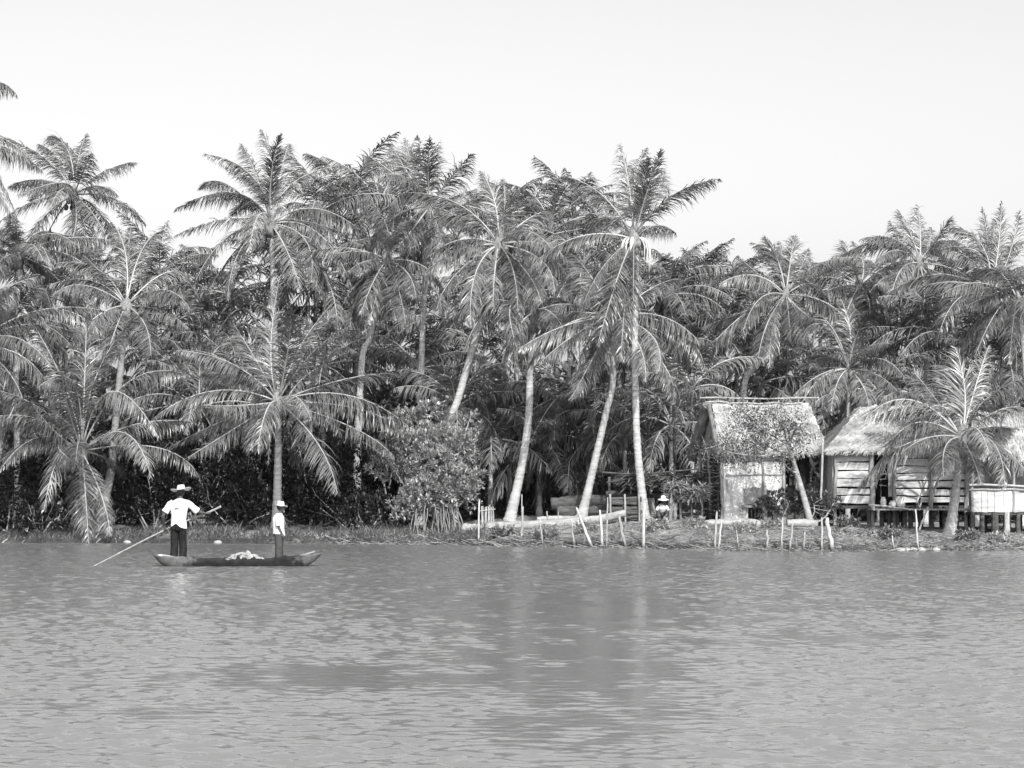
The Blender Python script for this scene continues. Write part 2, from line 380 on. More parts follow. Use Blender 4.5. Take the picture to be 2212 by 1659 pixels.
    for k in range(stalks):
        az = k*2.1+.3; l_ = rng.uniform(.8,1.4)
        d0 = np.array([math.cos(az), -abs(math.sin(az))*.8, 0])
        mb = MB(); p = curve([C0+T*.05, C0+d0*.28*l_+[0,0,.0], C0+d0*.42*l_+[0,0,-.3*l_], C0+d0*.40*l_+[0,0,-.85*l_]], 12)
        mb.tube(p, np.array([.02,.025,.03,.035,.045,.055,.06,.055,.045,.035,.02,.01]), 6, flat=.4)
        mb.build('flower_stalk', M['pale'], root, smooth=True)
    return root

def cv(sx, ox, oy):
    return lambda *pts: [tuple([ox+f[0]*sx, oy+f[1]*sx, ox+f[2]*sx, oy+f[3]*sx]+list(f[4:])) for f in pts]
c5 = cv(.3906, 0, 594); c1 = cv(.3255, 0, 162); c2 = cv(.3255, 378, 216); c3 = cv(.358, 918, 270); c4 = cv(.3408, 1458, 378); cr = cv(.2442, 1755, 810); cl = cv(.2604, 999, 810)

# -- front row
palm((176,975), 84.2, [(178,1060),(188,1165)], 'low spreading palm at the left whose drooping fronds touch the water', c5(
    (560,500,810,190,.6),(720,590,1060,560,-.6),(400,600,215,620,-1),(470,520,480,140,.8),(350,600,130,180,1),(250,760,0,640,-.6),
    (300,860,170,700,-1),(210,905,0,1080,-.7),(330,1010,240,1310,-1),(330,960,480,1090,-1),(470,1180,490,1490,-1),
    (690,880,835,1120,-1),(880,960,1110,1130,-.5),(560,1220,610,1440,-1),(300,780,40,840,.8),(620,650,880,900,-.9),(380,740,330,500,-1)), fill=5, L=5.0, nuts=0, dead=1)
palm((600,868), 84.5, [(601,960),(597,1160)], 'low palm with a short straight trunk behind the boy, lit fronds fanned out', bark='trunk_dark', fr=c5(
    (1240,470,970,420,-.5),(1180,645,850,790,-.6),(1280,860,1040,1010,-1),(1440,800,1385,970,-1),(1500,400,1545,20,.9),(1590,420,1610,180,-.8),
    (1420,480,1290,270,.6),(1720,440,1925,290,-.5),(1900,580,2190,545,.5),(1990,745,2230,880,-.5),(1960,850,2180,1010,-.7),
    (2000,920,2200,1095,-.8),(1760,940,1865,1210,-1),(1640,680,1720,800,-1),(1660,400,1800,210,.7),(1330,560,1100,560,1),(1350,720,1130,720,-1),
    (1450,560,1330,480,1),(1250,800,920,960,.7)), fill=4, L=5.0, nuts=0, dead=2, rad=.15)
palm((586,484), 93, [(588,560),(592,700),(600,860),(606,1120)], 'tallest palm left of centre with a wide round crown over the low palm', c2(
    (500,500,190,355,-.4),(380,620,0,730,.5),(350,790,0,900,-.5),(340,560,160,590,.8),(650,450,575,200,.3),(780,560,1100,430,.5),
    (710,450,760,290,.8),(960,730,1300,930,-.4),(960,900,1190,1290,-.7),(340,920,120,1240,-.7),(430,1010,350,1330,-1),(500,900,410,1060,1),
    (750,1020,830,1250,-1),(860,930,905,1190,-1),(530,480,440,290,.8),(720,1100,740,1400,.5),(640,500,700,230,-.5),(820,800,1120,880,1),(560,600,330,440,.5)),
    fill=3, L=5.0, nuts=9, dead=4, scale=1.0)
palm((160,421), 97, [(160,520),(158,700),(165,900),(175,1120)], 'slender straight palm standing clear against the sky at the upper left', c1(
    (300,560,0,400,-.4),(380,560,260,460,.6),(455,520,340,400,.3),(520,560,575,390,.6),(560,620,610,520,-.8),(690,640,900,580,.4),
    (650,740,770,795,-.8),(770,830,970,995,-.4),(600,900,690,1040,-1),(270,700,60,740,.5),(250,830,0,970,-.4),(290,950,150,1170,-.7),
    (500,1000,440,1160,-1),(560,1060,540,1240,-1),(390,720,120,800,-1),(640,900,760,1100,.8),(480,560,420,440,1)), fill=2, L=4.6, nuts=8, dead=2)
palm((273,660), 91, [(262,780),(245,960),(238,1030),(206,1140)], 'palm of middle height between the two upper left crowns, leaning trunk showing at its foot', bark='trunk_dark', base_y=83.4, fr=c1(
    (830,1180,740,980,.5),(850,1200,870,1010,.8),(940,1170,1085,1030,.6),(640,1290,370,1250,-.4),(560,1400,350,1460,-.8),(1090,1320,1260,1350,.4),
    (1080,1430,1260,1550,-.7),(1080,1570,1250,1680,-.6),(690,1610,560,1780,-.8),(960,1660,1000,1860,-1),(770,1680,700,1900,-1),(700,1350,560,1200,.9)), fill=4, L=4.6, nuts=5, dead=3, rad=.16)
palm((835,563), 88, [(834,594),(826,640),(814,672),(797,734),(780,800),(768,1120)], 'palm with a slanting bare trunk curving down left, right of the widest crown', c2(
    (1395,830,1230,600,-.6),(1440,880,1460,720,.8),(1250,1010,1070,1020,-.5),(1260,1075,1150,1140,-.9),(1530,1060,1650,1140,.5),(1540,1150,1600,1310,-.8),
    (1320,1200,1230,1420,-1),(1350,1250,1290,1480,-.9),(1480,1250,1530,1480,-1),(1440,1230,1420,1430,1),(1300,1150,1180,1290,.7)), fill=5, L=4.0, nuts=6, dead=6)
palm((928,446), 89, [(918,500),(918,600),(914,690),(911,770),(908,880),(905,1110)], 'tall palm with upright tufted top and a pale bare stem, left of the centre crown', c2(
    (1590,480,1530,260,.6),(1650,450,1615,240,.4),(1705,480,1755,280,.5),(1830,520,1965,360,-.4),(1530,460,1435,300,.7),(1450,490,1280,370,.4),
    (1850,760,2010,860,-.6),(1550,620,1430,700,-.7),(1850,700,2010,690,.7),(1560,880,1480,980,-1),(1760,900,1810,1120,-1),(1850,640,2000,590,.9),(1680,450,1690,250,-.6),
    (1600,960,1560,1150,.9)), fill=3, L=4.6, nuts=8, dead=5)
palm((1077,528), 86, [(1064,592),(1042,685),(1016,771),(991,857),(970,930),(945,1120)], 'palm with pale leaning trunk and weeping crown in the centre', c3(
    (420,470,340,280,.4),(520,450,710,310,-.5),(240,560,0,575,.4),(220,695,30,790,-.5),(190,760,0,895,-.6),(190,900,70,1115,-.8),
    (310,890,275,1180,-1),(420,900,410,1095,-1),(620,570,745,520,.6),(700,720,870,830,-.5),(700,820,780,1010,-.8),(620,900,700,1070,-1),
    (530,880,560,1130,-1),(350,950,330,1150,.8),(480,930,500,1250,1),(720,770,920,1020,.3),(480,480,470,330,.8)), fill=3, L=4.6, nuts=7, dead=6, rad=.15)
palm((1369,516), 80.5, [(1374,560),(1372,642),(1371,735),(1373,857),(1378,980),(1394,1110)], 'tall palm with straight pale trunk and shaggy flower stalks, right of centre', c3(
    (1235,400,1180,120,.4),(1265,350,1335,140,.6),(1335,420,1425,150,-.5),(1480,440,1775,325,-.3),(1060,420,830,310,.5),(1400,610,1515,655,.8),
    (1160,930,1040,1330,-1),(1215,1000,1180,1420,-.8),(1120,1080,980,1600,-.5),(1250,420,1240,240,.9),(1100,560,1000,640,.9),(1390,420,1440,280,.7),(1310,400,1350,200,-.4)),
    fill=1, L=4.8, nuts=10, dead=2, stalks=15, rad=.13)
palm((1324,684), 82, [(1324,823),(1310,888),(1292,966),(1274,1044),(1255,1112)], 'dark heavy palm on a trunk slanting left, directly behind the tallest bare trunk', c3(
    (840,1215,570,1350,-.5),(900,1270,690,1440,-.7),(990,900,870,770,.6),(930,960,860,900,1),(900,1130,790,1160,.8),(1430,1160,1655,1310,-.4),
    (1520,1230,1695,1490,-.6),(1380,980,1545,930,.5),(1370,1280,1410,1490,-.8),(1420,1420,1510,1670,-.3),(1000,1430,880,1650,-.7),(1040,1350,960,1560,.7),
    (1100,980,1010,790,.8),(1180,950,1200,780,.9),(1290,1330,1330,1550,-1),(1060,1400,1080,1600,1),(1500,1300,1600,1500,.9)), fill=3, L=4.8, nuts=5, dead=6, droop=1.2, rad=.14)
palm((1152,676), 84.3, [(1150,740),(1145,800),(1142,900),(1128,1000),(1100,1118)], 'palm with pale trunk curving to a thick dark foot, left of the log stack', c3(
    (520,1100,560,1370,-.8),(560,1200,520,1350,1),(700,1200,800,1400,.8),(640,950,650,800,.9),(750,1130,850,1250,-.6),(500,1050,400,1250,.7)), fill=5, L=3.6, nuts=4, dead=8, droop=1.3, rad=.15)
palm((1216,850), 88.5, [(1214,930),(1220,1000),(1232,1100)], 'short shaggy palm with a dark thin trunk under the centre crowns', cl(
    (520,330,180,590,-.5),(470,450,100,790,-.6),(420,190,0,330,.4),(560,180,300,90,.7),(700,300,560,560,-.9),(1000,300,1100,520,.6),(350,480,20,700,.6),
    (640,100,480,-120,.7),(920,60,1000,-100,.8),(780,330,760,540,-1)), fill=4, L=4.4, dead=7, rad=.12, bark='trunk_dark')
palm((1402,800), 92, [(1402,900),(1404,960),(1406,1100)], 'thin pale stemmed palm half hidden behind the tallest trunk', (), fill=14, L=3.6, dead=3, rad=.12)
# -- right
palm((1697,637), 92, [(1668,720),(1630,790),(1606,850),(1596,1120)], 'bushy palm above the thatched hut, trunk curving left behind the roof', c4(
    (610,520,530,440,.6),(730,560,755,390,.3),(790,600,845,465,.5),(650,540,570,395,.3),(500,640,280,690,-.5),(520,620,395,510,.8),
    (420,900,170,1160,-.5),(480,850,180,960,.4),(580,960,520,1220,-1),(620,980,600,1220,-.8),(800,860,880,915,-.8),(790,910,835,1045,-1),(690,580,660,420,.9),(880,700,960,860,.6)),
    fill=4, L=4.4, nuts=4, dead=7)
palm((1833,797), 85, [(1832,870),(1831,1120)], 'slim young palm with a cluster of nuts, rising between the two thatched roofs', c4(
    (920,1270,755,1395,-.5),(930,950,755,1110,-.5),(1020,1010,915,885,.4),(1110,1000,1055,790,.5),(1155,1010,1245,865,-.5),(1300,1170,1460,1290,-.5),
    (1280,1270,1410,1370,-.9),(1190,1340,1230,1475,-1),(1030,1320,990,1500,-1),(1090,980,1150,850,.9),(1000,1160,850,1150,.9),(1060,1330,1050,1480,.9)),
    fill=3, L=3.6, nuts=10, dead=0, rad=.07, scale=.9)
palm((1857,617), 99, [(1862,760),(1866,1120)], 'dark tipped palm against the sky, left of the taller pair on the right', c4(
    (1120,560,1065,420,.4),(1000,590,880,560,.5),(960,760,830,845,-.5),(1190,560,1130,420,.8),(1270,600,1400,490,.4),(1330,700,1480,760,-.5),
    (1230,820,1220,1000,-1),(1100,840,1060,1000,-1)), fill=8, L=4.2, dead=4)
palm((1986,569), 97, [(1998,640),(2002,720),(2000,1120)], 'tall palm with a feathery upswept top, second from the right edge', c4(
    (1500,390,1420,230,.4),(1555,380,1540,195,.5),(1640,430,1745,275,-.3),(1390,410,1180,405,-.4),(1410,480,1290,540,-.8),(1350,640,1280,700,-.7),
    (1700,630,1880,680,-.4),(1610,430,1620,330,.9),(1440,420,1360,290,.8),(1580,740,1560,900,-1),(1660,720,1760,880,-.8)), fill=6, L=4.4, nuts=6, dead=4)
palm((2140,640), 93, [(2136,760),(2120,900),(2112,1120)], 'big palm with tall erect fronds near the right edge', c4(
    (2050,450,2070,175,.3),(1990,500,1950,210,.5),(1950,460,1760,330,.4),(1900,560,1700,480,-.4),(1900,680,1650,620,.6),(2120,500,2180,240,.4),
    (1880,800,1700,950,-.6),(2130,700,2260,700,-.5),(2080,900,2100,1150,-1),(1990,900,1930,1100,-.9),(2020,480,2020,280,.9)), fill=8, L=5.0, dead=4)
palm((2200,655), 88, [(2215,800),(2230,1120)], 'palm cut by the right edge with long hanging fronds', c4(
    (2050,860,1900,1150,-.6),(2150,900,2120,1200,-.8),(2050,760,1850,830,-.4)), fill=14, L=4.8, dead=4)
palm((2077,945), 75.5, [(2071,1000),(2062,1079),(2051,1160)], 'foremost palm on the right, pale foot flared, fronds arching over the stilt huts', cr(
    (830,470,545,1010,-.4),(880,230,480,370,-.3),(1270,130,1140,-80,.5),(1345,150,1270,-230,.3),(1540,220,1890,20,-.3),(1640,320,1900,300,.5),
    (1600,620,1700,1000,-.8),(1640,620,1920,900,-.5),(1420,750,1490,960,-1),(1020,560,780,700,-.9),(1180,640,1160,900,-1),(1450,80,1560,-260,.5),
    (1100,230,900,-20,.7),(1560,470,1850,480,.9)), fill=4, L=4.6, nuts=9, dead=1, rad=.15)
# -- left edge
palm((42,552), 93, [(43,640),(42,760),(40,1140)], 'palm with a thin straight stem near the left edge, below the sky', c1(
    (60,1030,-120,1080,-.5),(100,1060,60,980,.5),(250,1130,330,1250,-.6),(230,1060,360,1050,.5)), fill=16, L=4.2, dead=4)
palm((28,700), 88, [(34,800),(40,1150)], 'palm at the left edge whose fronds bend over like a tent', c5(
    (75,100,-80,330,-.7),(160,180,270,300,-.5),(0,200,-120,380,.5),(190,280,320,540,-.4)), fill=12, L=4.4, dead=5)
palm((-55,745), 84.5, [(-55,850),(-50,1150)], 'low palm cut by the left edge, fronds reaching in over the bushes', (), fill=20, L=5.0, dead=2)
palm((-140,330), 90, [(-140,600),(-140,1140)], 'very tall palm beyond the left edge with only its frond tips showing',
    [(-40,190,37,206,-.2),(-60,300,36,468,-.2),(-30,290,72,352,-.3),(-200,180,-300,190,.5)], fill=10, L=4.8, dead=1)

# -- palms behind, each by its neighbours
BG = [
 (345,560,101,'pale palm just left of the tallest left crown, low against the sky'),
 (425,650,104,'hazy palm behind the left end of the tallest crown, beside a dark hanging leaf'),
 (100,640,103,'background palm between the left edge stem and the sky palm'),
 (215,560,108,'small background crown peeping right of the slender sky palm'),
 (500,600,100,'background palm hidden under the left side of the widest crown'),
 (690,420,101,'background palm touching the right side of the widest crown'),
 (760,400,107,'pale upright background palm in the dip right of the widest crown'),
 (820,420,103,'background palm with an arching loop of fronds beside the upright tufted palm'),
 (700,560,99,'shadowed background palm below the dip right of the widest crown'),
 (985,480,101,'background palm between the tufted palm and the weeping centre crown'),
 (1130,450,104,'background palm peeping above the right side of the weeping centre crown'),
 (1190,470,100,'broad background palm left of the shaggy flowering palm'),
 (1240,430,106,'high pale background palm behind the left fronds of the flowering palm'),
 (1260,540,98,'background palm filling the space left of the flowering palm'),
 (1440,600,97,'small dark palm at the right shoulder of the flowering palm'),
 (1470,660,100,'background palm by the bright gap right of the tallest bare trunk'),
 (1545,610,106,'low round palm crown at the start of the right hand skyline'),
 (1600,660,101,'background palm left of the bushy palm above the hut'),
 (1770,650,104,'background palm right of the bushy palm above the hut'),
 (1560,740,97,'mid level background palm over the left gable of the thatched hut'),
 (1750,760,97,'mid level background palm over the right end of the hut ridge'),
 (1930,740,99,'mid level background palm right of the slim young palm'),
 (2040,720,95,'mid level background palm below the upswept palm'),
 (2080,600,105,'blurred background palm between the two right hand tall palms'),
 (1920,640,107,'background palm between the dark tipped palm and the upswept one'),
 (2180,800,90,'low background palm behind the right edge hut'),
 (770,680,100,'mid level background palm behind the slanting bare trunk'),
 (860,760,102,'background palm by the bright window of sky in the centre left'),
 (960,690,100,'background palm behind the pale stem of the tufted palm'),
 (1110,640,98,'background palm hidden behind the weeping centre crown'),
 (1250,650,101,'background palm left of the dark heavy palm'),
 (120,800,94,'mid level background palm behind the low spreading palm at the left'),
 (340,760,94,'mid level background palm between the two low front palms'),
 (460,740,96,'mid level background palm left of the low palm with lit fronds'),
 (700,790,95,'mid level background palm right of the low palm with lit fronds'),
 (10,880,90,'low background palm in the bushes at the left edge'),
 (430,880,91,'low young palm in shade between the two front palms'),
]
for u, v, Y, lb in BG:
    if v < 620: v += 38
    lean = random.uniform(-30,30)
    palm((u,v), Y, [(u+lean*.5,(v+1120)/2),(u+lean,1120)], lb, (), fill=20, L=random.uniform(3.9,4.7), far=True, dead=3, group='background coconut palms', rad=.12)
YG = [
 (820,900,93,'young stemless palm in the thicket behind the broad leaved shrub, left side'),
 (985,880,88,'young palm arching out above the right shoulder of the broad leaved shrub'),
 (1060,950,87.5,'young ground palm behind the picket of short sticks'),
 (1165,960,88,'young ground palm beside the curving pale trunk'),
 (1270,890,88,'young palm in the shade behind the slanting trunk'),
 (1350,940,87,'young palm behind the log stack'),
 (1450,920,85,'young palm leaning over the brush shelter'),
 (1495,840,87,'young palm just left of the thatched gable'),
 (1640,830,95,'young palm behind the hut ridge poles, left'),
 (1720,820,96,'young palm behind the hut ridge poles, right'),
 (1900,850,92,'young palm behind the middle of the second roof'),
 (2000,880,90,'young palm behind the right end of the second roof'),
 (1100,870,90,'young palm between mangrove and curving trunk, its fronds crossing the trunk'),
 (1400,860,90,'young palm tuft right behind the tallest bare trunk, above the log stack'),
 (1235,990,88,'lowest young palm between the thin dark trunk and the slanting trunk'),
 (900,800,96,'young palm tuft above the broad leaved shrub'),
 (1040,780,97,'young palm tuft between the two leaning centre trunks'),
 (1420,760,96,'young palm tuft by the tallest bare trunk'),
]
for u, v, Y, lb in YG:
    palm((u,v), Y, [(u,1130)], lb, (), fill=15, L=3.4, far=True, dead=2, group='young palms in the thicket', rad=.09, up=True, wid=.055, n=52)

# ------------------------------------------------------------------ leafy shrubs
def leaves(mb, cen, ax, size, mi=0, asp=.4):
    """diamond leaves with a fold along the middle; cen k x 3 leaf roots, ax k x 3 directions"""
    k = len(cen); ax = ax/np.linalg.norm(ax,axis=1)[:,None]
    rv = rng.normal(0,1,(k,3)); w = np.cross(ax, rv+[0,0,0]); w /= np.linalg.norm(w,axis=1)[:,None]
    hw = np.cross(ax, [0,0,1.0]); hw /= np.linalg.norm(hw,axis=1)[:,None]+1e-6; w = hw+.45*w; w /= np.linalg.norm(w,axis=1)[:,None]
    nn = np.cross(w, ax); s = np.broadcast_to(size, (k,))[:,None]*rng.uniform(.7,1.25,(k,1))
    a = cen; t = cen+ax*s+nn*0; c_ = cen+ax*s*.5-nn*s*.10
    l = cen+ax*s*.45+w*s*asp*.5+nn*s*.03; r = cen+ax*s*.45-w*s*asp*.5+nn*s*.03
    v = np.stack([a,l,t,c_,r],1)
    q = np.array([[0,3,2,1],[0,4,2,3]])
    mb.add(v.reshape(-1,3), (np.arange(k)[:,None,None]*5+q[None]).reshape(-1,4), mi)
def shrub(blobs, n_ros, label, name='leafy_shrub', leaf=.13, per=7, mt='bush', base=None, cat='shrub', group='leafy shrubs on the bank', stems=7, upb=.6, asp=.42):
    """blobs: (x,y,z,rx,ry,rz) ellipsoids that the twigs end in"""
    B = np.array(blobs, float)
    bx, by = base if base else (B[:,0].mean(), B[:,1].mean())
    zb = G(bx, by); root = thing(name, (bx,by,zb), label, cat, group)
    vol = B[:,3]*B[:,4]*B[:,5]; pk = rng.choice(len(B), n_ros, p=vol/vol.sum())
    d = rng.normal(0,1,(n_ros,3)); d /= np.linalg.norm(d,axis=1)[:,None]
    rr = rng.uniform(.25,1,n_ros)**.45
    rr *= 1+.18*np.sin(d[:,0]*5+pk)*np.cos(d[:,2]*6+pk)
    c = B[pk,:3]+d*rr[:,None]*B[pk,3:]
    out = d*.8+np.array([0,-.25,upb])
    cc = np.repeat(c, per, 0); oo = np.repeat(out, per, 0)+rng.normal(0,.75,(n_ros*per,3))
    ok = cc[:,2] > ground(cc[:,0], cc[:,1])+.05; cc, oo = cc[ok], oo[ok]
    mb = MB(); leaves(mb, cc+rng.normal(0,.02,cc.shape), oo, leaf, 0, asp); mb.build('crown', M[mt], root)
    mb = MB()
    for k in range(stems):
        e = B[k % len(B)]; tgt = e[:3]+rng.normal(0,.35,3)*e[3:]; b0 = np.array([bx+rng.normal(0,.12), by+rng.normal(0,.1), zb-.05])
        md = (b0+tgt)/2+rng.normal(0,.12,3); mb.tube(curve([b0,md,tgt],8), np.linspace(.035,.012,8), 5)
        for _ in range(4):
            a = md+(tgt-md)*rng.random(); mb.tube([a, a+rng.normal(0,.3,3)+[0,0,.2]], [.012,.005], 4)
    mb.build('stem', M['twig'], root)
    return root
def B_(u, v, Y, rx, rz, ry=None): p = P(u,v,Y); return (p[0],p[1],p[2],rx,ry or rx*.8,rz)

# big broad-leaved mangrove with prop roots, centre left
mg = shrub([B_(905,985,84.5,1.15,1.1),B_(960,965,84,1.0,.75),B_(880,925,85.5,.9,.7),B_(975,1050,82.6,.85,.75),B_(915,1070,82.4,.85,.7),B_(940,1010,83,1.0,.8),B_(1010,1070,83,.45,.55),B_(850,960,85,.6,.6),B_(1005,985,84,.45,.7),B_(1022,915,84.5,.35,.4),B_(930,885,85,.5,.35),B_(870,1095,82.2,.5,.5),B_(1035,1035,83.5,.3,.35),B_(830,1010,84.4,.6,.5)],
    2700, 'large glossy broad leaved mangrove with prop roots standing in the water', 'mangrove_tree', leaf=.17, per=7, mt='bush_pale', base=(P(955,1150,82)[0],82.3), group=None, stems=10, cat='tree')
mg['category'] = 'mangrove tree'
ro = MB()
for k in range(46):
    u = rng.uniform(880,1012); t = P(u*.75+940*.25, rng.uniform(1085,1125), 82.4+rng.normal(0,.3)); yb = 79.6+rng.uniform(-.4,1.3)
    if u < 930 and k % 2: continue
    b0 = P(u+rng.uniform(-10,14), 1170, yb); b0[2] = -.1
    ro.tube(curve([t, t*.6+b0*.4+np.array([rng.normal(0,.06),-.2,.16]), t*.2+b0*.8+np.array([rng.normal(0,.05),-.06,.08]), b0], 10), np.linspace(.024,.012,10), 5)
ro.build('prop_root', M['water_root'], mg, smooth=True)

ci = 0
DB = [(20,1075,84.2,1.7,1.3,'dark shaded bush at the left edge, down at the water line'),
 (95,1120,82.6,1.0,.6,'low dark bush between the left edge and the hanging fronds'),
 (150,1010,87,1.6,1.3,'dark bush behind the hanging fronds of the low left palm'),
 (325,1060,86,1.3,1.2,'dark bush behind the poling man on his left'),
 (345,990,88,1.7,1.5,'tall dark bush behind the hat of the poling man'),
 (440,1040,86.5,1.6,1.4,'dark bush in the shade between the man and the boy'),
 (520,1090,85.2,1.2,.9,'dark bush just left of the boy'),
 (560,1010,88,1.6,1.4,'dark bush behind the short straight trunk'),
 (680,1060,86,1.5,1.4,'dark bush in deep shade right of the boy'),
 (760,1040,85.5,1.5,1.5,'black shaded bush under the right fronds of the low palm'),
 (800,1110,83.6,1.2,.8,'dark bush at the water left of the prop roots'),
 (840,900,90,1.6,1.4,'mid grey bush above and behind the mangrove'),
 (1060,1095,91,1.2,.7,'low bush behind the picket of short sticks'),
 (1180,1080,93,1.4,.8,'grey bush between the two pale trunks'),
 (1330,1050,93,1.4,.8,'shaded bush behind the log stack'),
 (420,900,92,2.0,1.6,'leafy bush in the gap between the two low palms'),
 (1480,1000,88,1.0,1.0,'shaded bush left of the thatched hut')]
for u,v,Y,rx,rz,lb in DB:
    shrub([B_(u,v,Y,rx,rz),B_(u-rx*35,v+rz*22,Y-.3,rx*.6,rz*.6),B_(u+rx*38,v+rz*15,Y-.2,rx*.6,rz*.65)], int(420*rx*rz), lb, leaf=.15, per=6, mt='shaded_bush' if u < 900 else 'bush', stems=6)
shrub([B_(1690,1085,77.2,.75,.42,.5),B_(1740,1082,77.3,.7,.45,.5),B_(1790,1088,77.4,.5,.35,.4),B_(1655,1095,77.2,.4,.35,.4)], 620, 'low dense dark shrub against the hut front under the small tree', leaf=.11, per=6, mt='bush')

# continuous thicket far behind the palms
def thicket():
    mb = MB(); n = 26000
    x = rng.uniform(-26,26,n); y = rng.uniform(93,106,n)
    top = 3.6+.9*np.sin(x*.7)+.6*np.sin(x*1.9+1); z = .4+rng.uniform(0,1,n)**.9*top
    a = rng.normal(0,1,(n,3))+[0,-.2,-.2]
    leaves(mb, np.stack([x,y,z],1), a, .62, 0, .3)
    n = 9000; x = rng.uniform(-40,40,n); y = rng.uniform(110,120,n); z = rng.uniform(.4,6.6,n)+np.sin(x*.5)
    leaves(mb, np.stack([x,y,z],1), rng.normal(0,1,(n,3)), 1.1, 0, .35)
    tag(mb.build('thicket', M['bush']), 'tangled undergrowth filling the grove behind the palms', 'undergrowth', kind='stuff')
thicket()

# ------------------------------------------------------------------ bank vegetation
def blades(mb, x, y, h, n_seg=3, wid=.02, lean=.5, mi=0, z0=None):
    k = len(x); z = ground(x,y)-.03 if z0 is None else z0
    az = rng.uniform(0,6.28,k); d = np.stack([np.cos(az)*lean, np.sin(az)*lean, np.ones(k)],1)*1.0
    d += rng.normal(0,.15,(k,3)); d /= np.linalg.norm(d,axis=1)[:,None]
    w = np.stack([-np.sin(az), np.cos(az), 0*az],1)*.5+np.array([.7,0,0]); w /= np.linalg.norm(w,axis=1)[:,None]
    p = np.stack([x,y,z],1); rows = []; ws = np.array([.8,1,.75,.1])*wid*.5
    for r in range(n_seg+1):
        rows += [p-w*ws[r], p+w*ws[r]]
        d = d+np.array([0,0,-.32])*lean*1.5; d /= np.linalg.norm(d,axis=1)[:,None]; p = p+d*(h/n_seg)[:,None]
    v = np.stack(rows,1); q = np.array([[0,1,3,2],[2,3,5,4],[4,5,7,6]])
    mb.add(v.reshape(-1,3), (np.arange(k)[:,None,None]*8+q[None]).reshape(-1,4), mi)
def grass():
    mb = MB()
    n = 26000; u = rng.uniform(-200,1060,n); s = rng.uniform(0,1,n)**1.4*5
    x = (u-U0)/F*82; y = shoreY(x)+s+.05
    cl_ = np.sin(x*2.3)+np.sin(x*5.1+1)+rng.normal(0,.6,n)
    k = cl_ > -.5; x, y = x[k], y[k]
    blades(mb, x, y, rng.uniform(.12,.5,len(x)), wid=.022, lean=.6)
    n = 16000; u = rng.uniform(1040,2300,n); x = (u-U0)/F*76; s = rng.uniform(0,1,n)*6; y = shoreY(x)+.1+s
    k = (np.sin(x*3.1)+np.sin(x*7.7)+np.sin(s*3+x)+rng.normal(0,.7,n)) > .2; x, y = x[k], y[k]
    blades(mb, x, y, rng.uniform(.05,.2,len(x)), wid=.018, lean=.8)
    tag(mb.build('grass', M['grass']), 'short grass and weeds along the bank', 'grass', kind='stuff')
    mb = MB(); n = 26000; u = rng.uniform(560,2300,n); x = (u-U0)/F*76; s = rng.uniform(-.1,1,n)**2*4.0; y = shoreY(x)+s
    k = (np.sin(x*2.2)+np.sin(x*6)+rng.normal(0,.8,n)) > -.6; x, y = x[k], y[k]; z = ground(x,y)+rng.uniform(0,.05,len(x))
    a = rng.normal(0,1,(len(x),3)); a[:,2] *= .18
    leaves(mb, np.stack([x,y,z+.01],1), a, .17, 0, .08)
    tag(mb.build('leaf_litter', M['straw']), 'pale dead palm leaf litter on the bank', 'litter', kind='stuff')
grass()
def twigs():
    mb = MB(); n = 1500; u = rng.uniform(700,2260,n); x = (u-U0)/F*76; y = shoreY(x)+rng.uniform(-.15,1,n)**2*4+.02
    for a_, b_ in zip(x, y):
        z = G(a_, b_); l = rng.uniform(.1,.5); az = rng.uniform(0,6.28); d = V3(math.cos(az)*l, math.sin(az)*l*.6, rng.uniform(0,.16)*l*2)
        p0 = V3(a_, b_, max(z, 0)+.01); mb.tube([p0, p0+d*.5+rng.normal(0,.02,3), p0+d+V3(0,0,.01)], [.012,.01,.005], 4, cap=False)
    tag(mb.build('twig_litter', M['straw']), 'scattered broken twigs and sticks along the waterline', 'litter', kind='stuff')
V3 = lambda *a: np.array(a, float)
twigs()
def strap(u, Y, n, h, label, mt='grass', wid=.05, spread=.25):
    x0 = (u-U0)/F*Y; r = thing('strap_leaf_plant', (x0,Y,G(x0,Y)), label, 'plant', 'strap leaved plants at the waterside')
    mb = MB(); x = x0+rng.normal(0,spread,n); y = Y+rng.normal(0,.15,n)
    blades(mb, x, y, rng.uniform(.6,1.15,n)*h, wid=wid, lean=.85)
    for i_ in range(3): blades(mb, x[:n//3], y[:n//3], rng.uniform(.6,1.2,n//3)*h, wid=wid, lean=1.3)
    mb.build('leaves', M[mt], r)
SP = [(245,82.0,'dark leafy clump right of the hanging fronds at the left'),(290,82.3,'leafy clump above the middle of the punting pole'),(425,82.2,'waterside clump right of the hand that holds the pole top'),(465,82.4,'waterside clump between man and boy, nearer the man'),
 (510,82.0,'waterside clump above the net heap'),(555,82.3,'waterside clump just left of the boy'),(60,82.6,'dark waterside clump near the left edge'),(120,82.3,'dark waterside clump left of the hanging fronds'),(330,83.2,'leafy weed clump behind the knees of the poling man'),(640,81.6,'pale strap leaved plant just right of the boy'),(675,81.2,'arching strap leaved clump right of the bow'),
 (712,81.2,'brightest strap leaved clump midway between bow and prop roots'),(745,81,'strap leaved clump by the floating dead reeds'),(795,81.2,'upright reed clump left of the prop roots'),(825,81.3,'reed clump touching the prop roots'),
 (1840,73.2,'tall leafy clump left of the stilt hut posts'),(1862,72.6,'pale grassy clump on the bank below the stilt hut door'),(1815,73.4,'leafy clump right of the thick leaning stake'),(1900,73,'thin grassy clump below the pole rail'),
 (1950,73.4,'grassy tuft in front of the dark stilts'),(2010,73.2,'grassy tuft left of the flared palm foot'),(1880,74,'broad blade plant against the dark space under the deck'),(1140,77.6,'dry splayed leaf tuft at the water under the fallen log')]
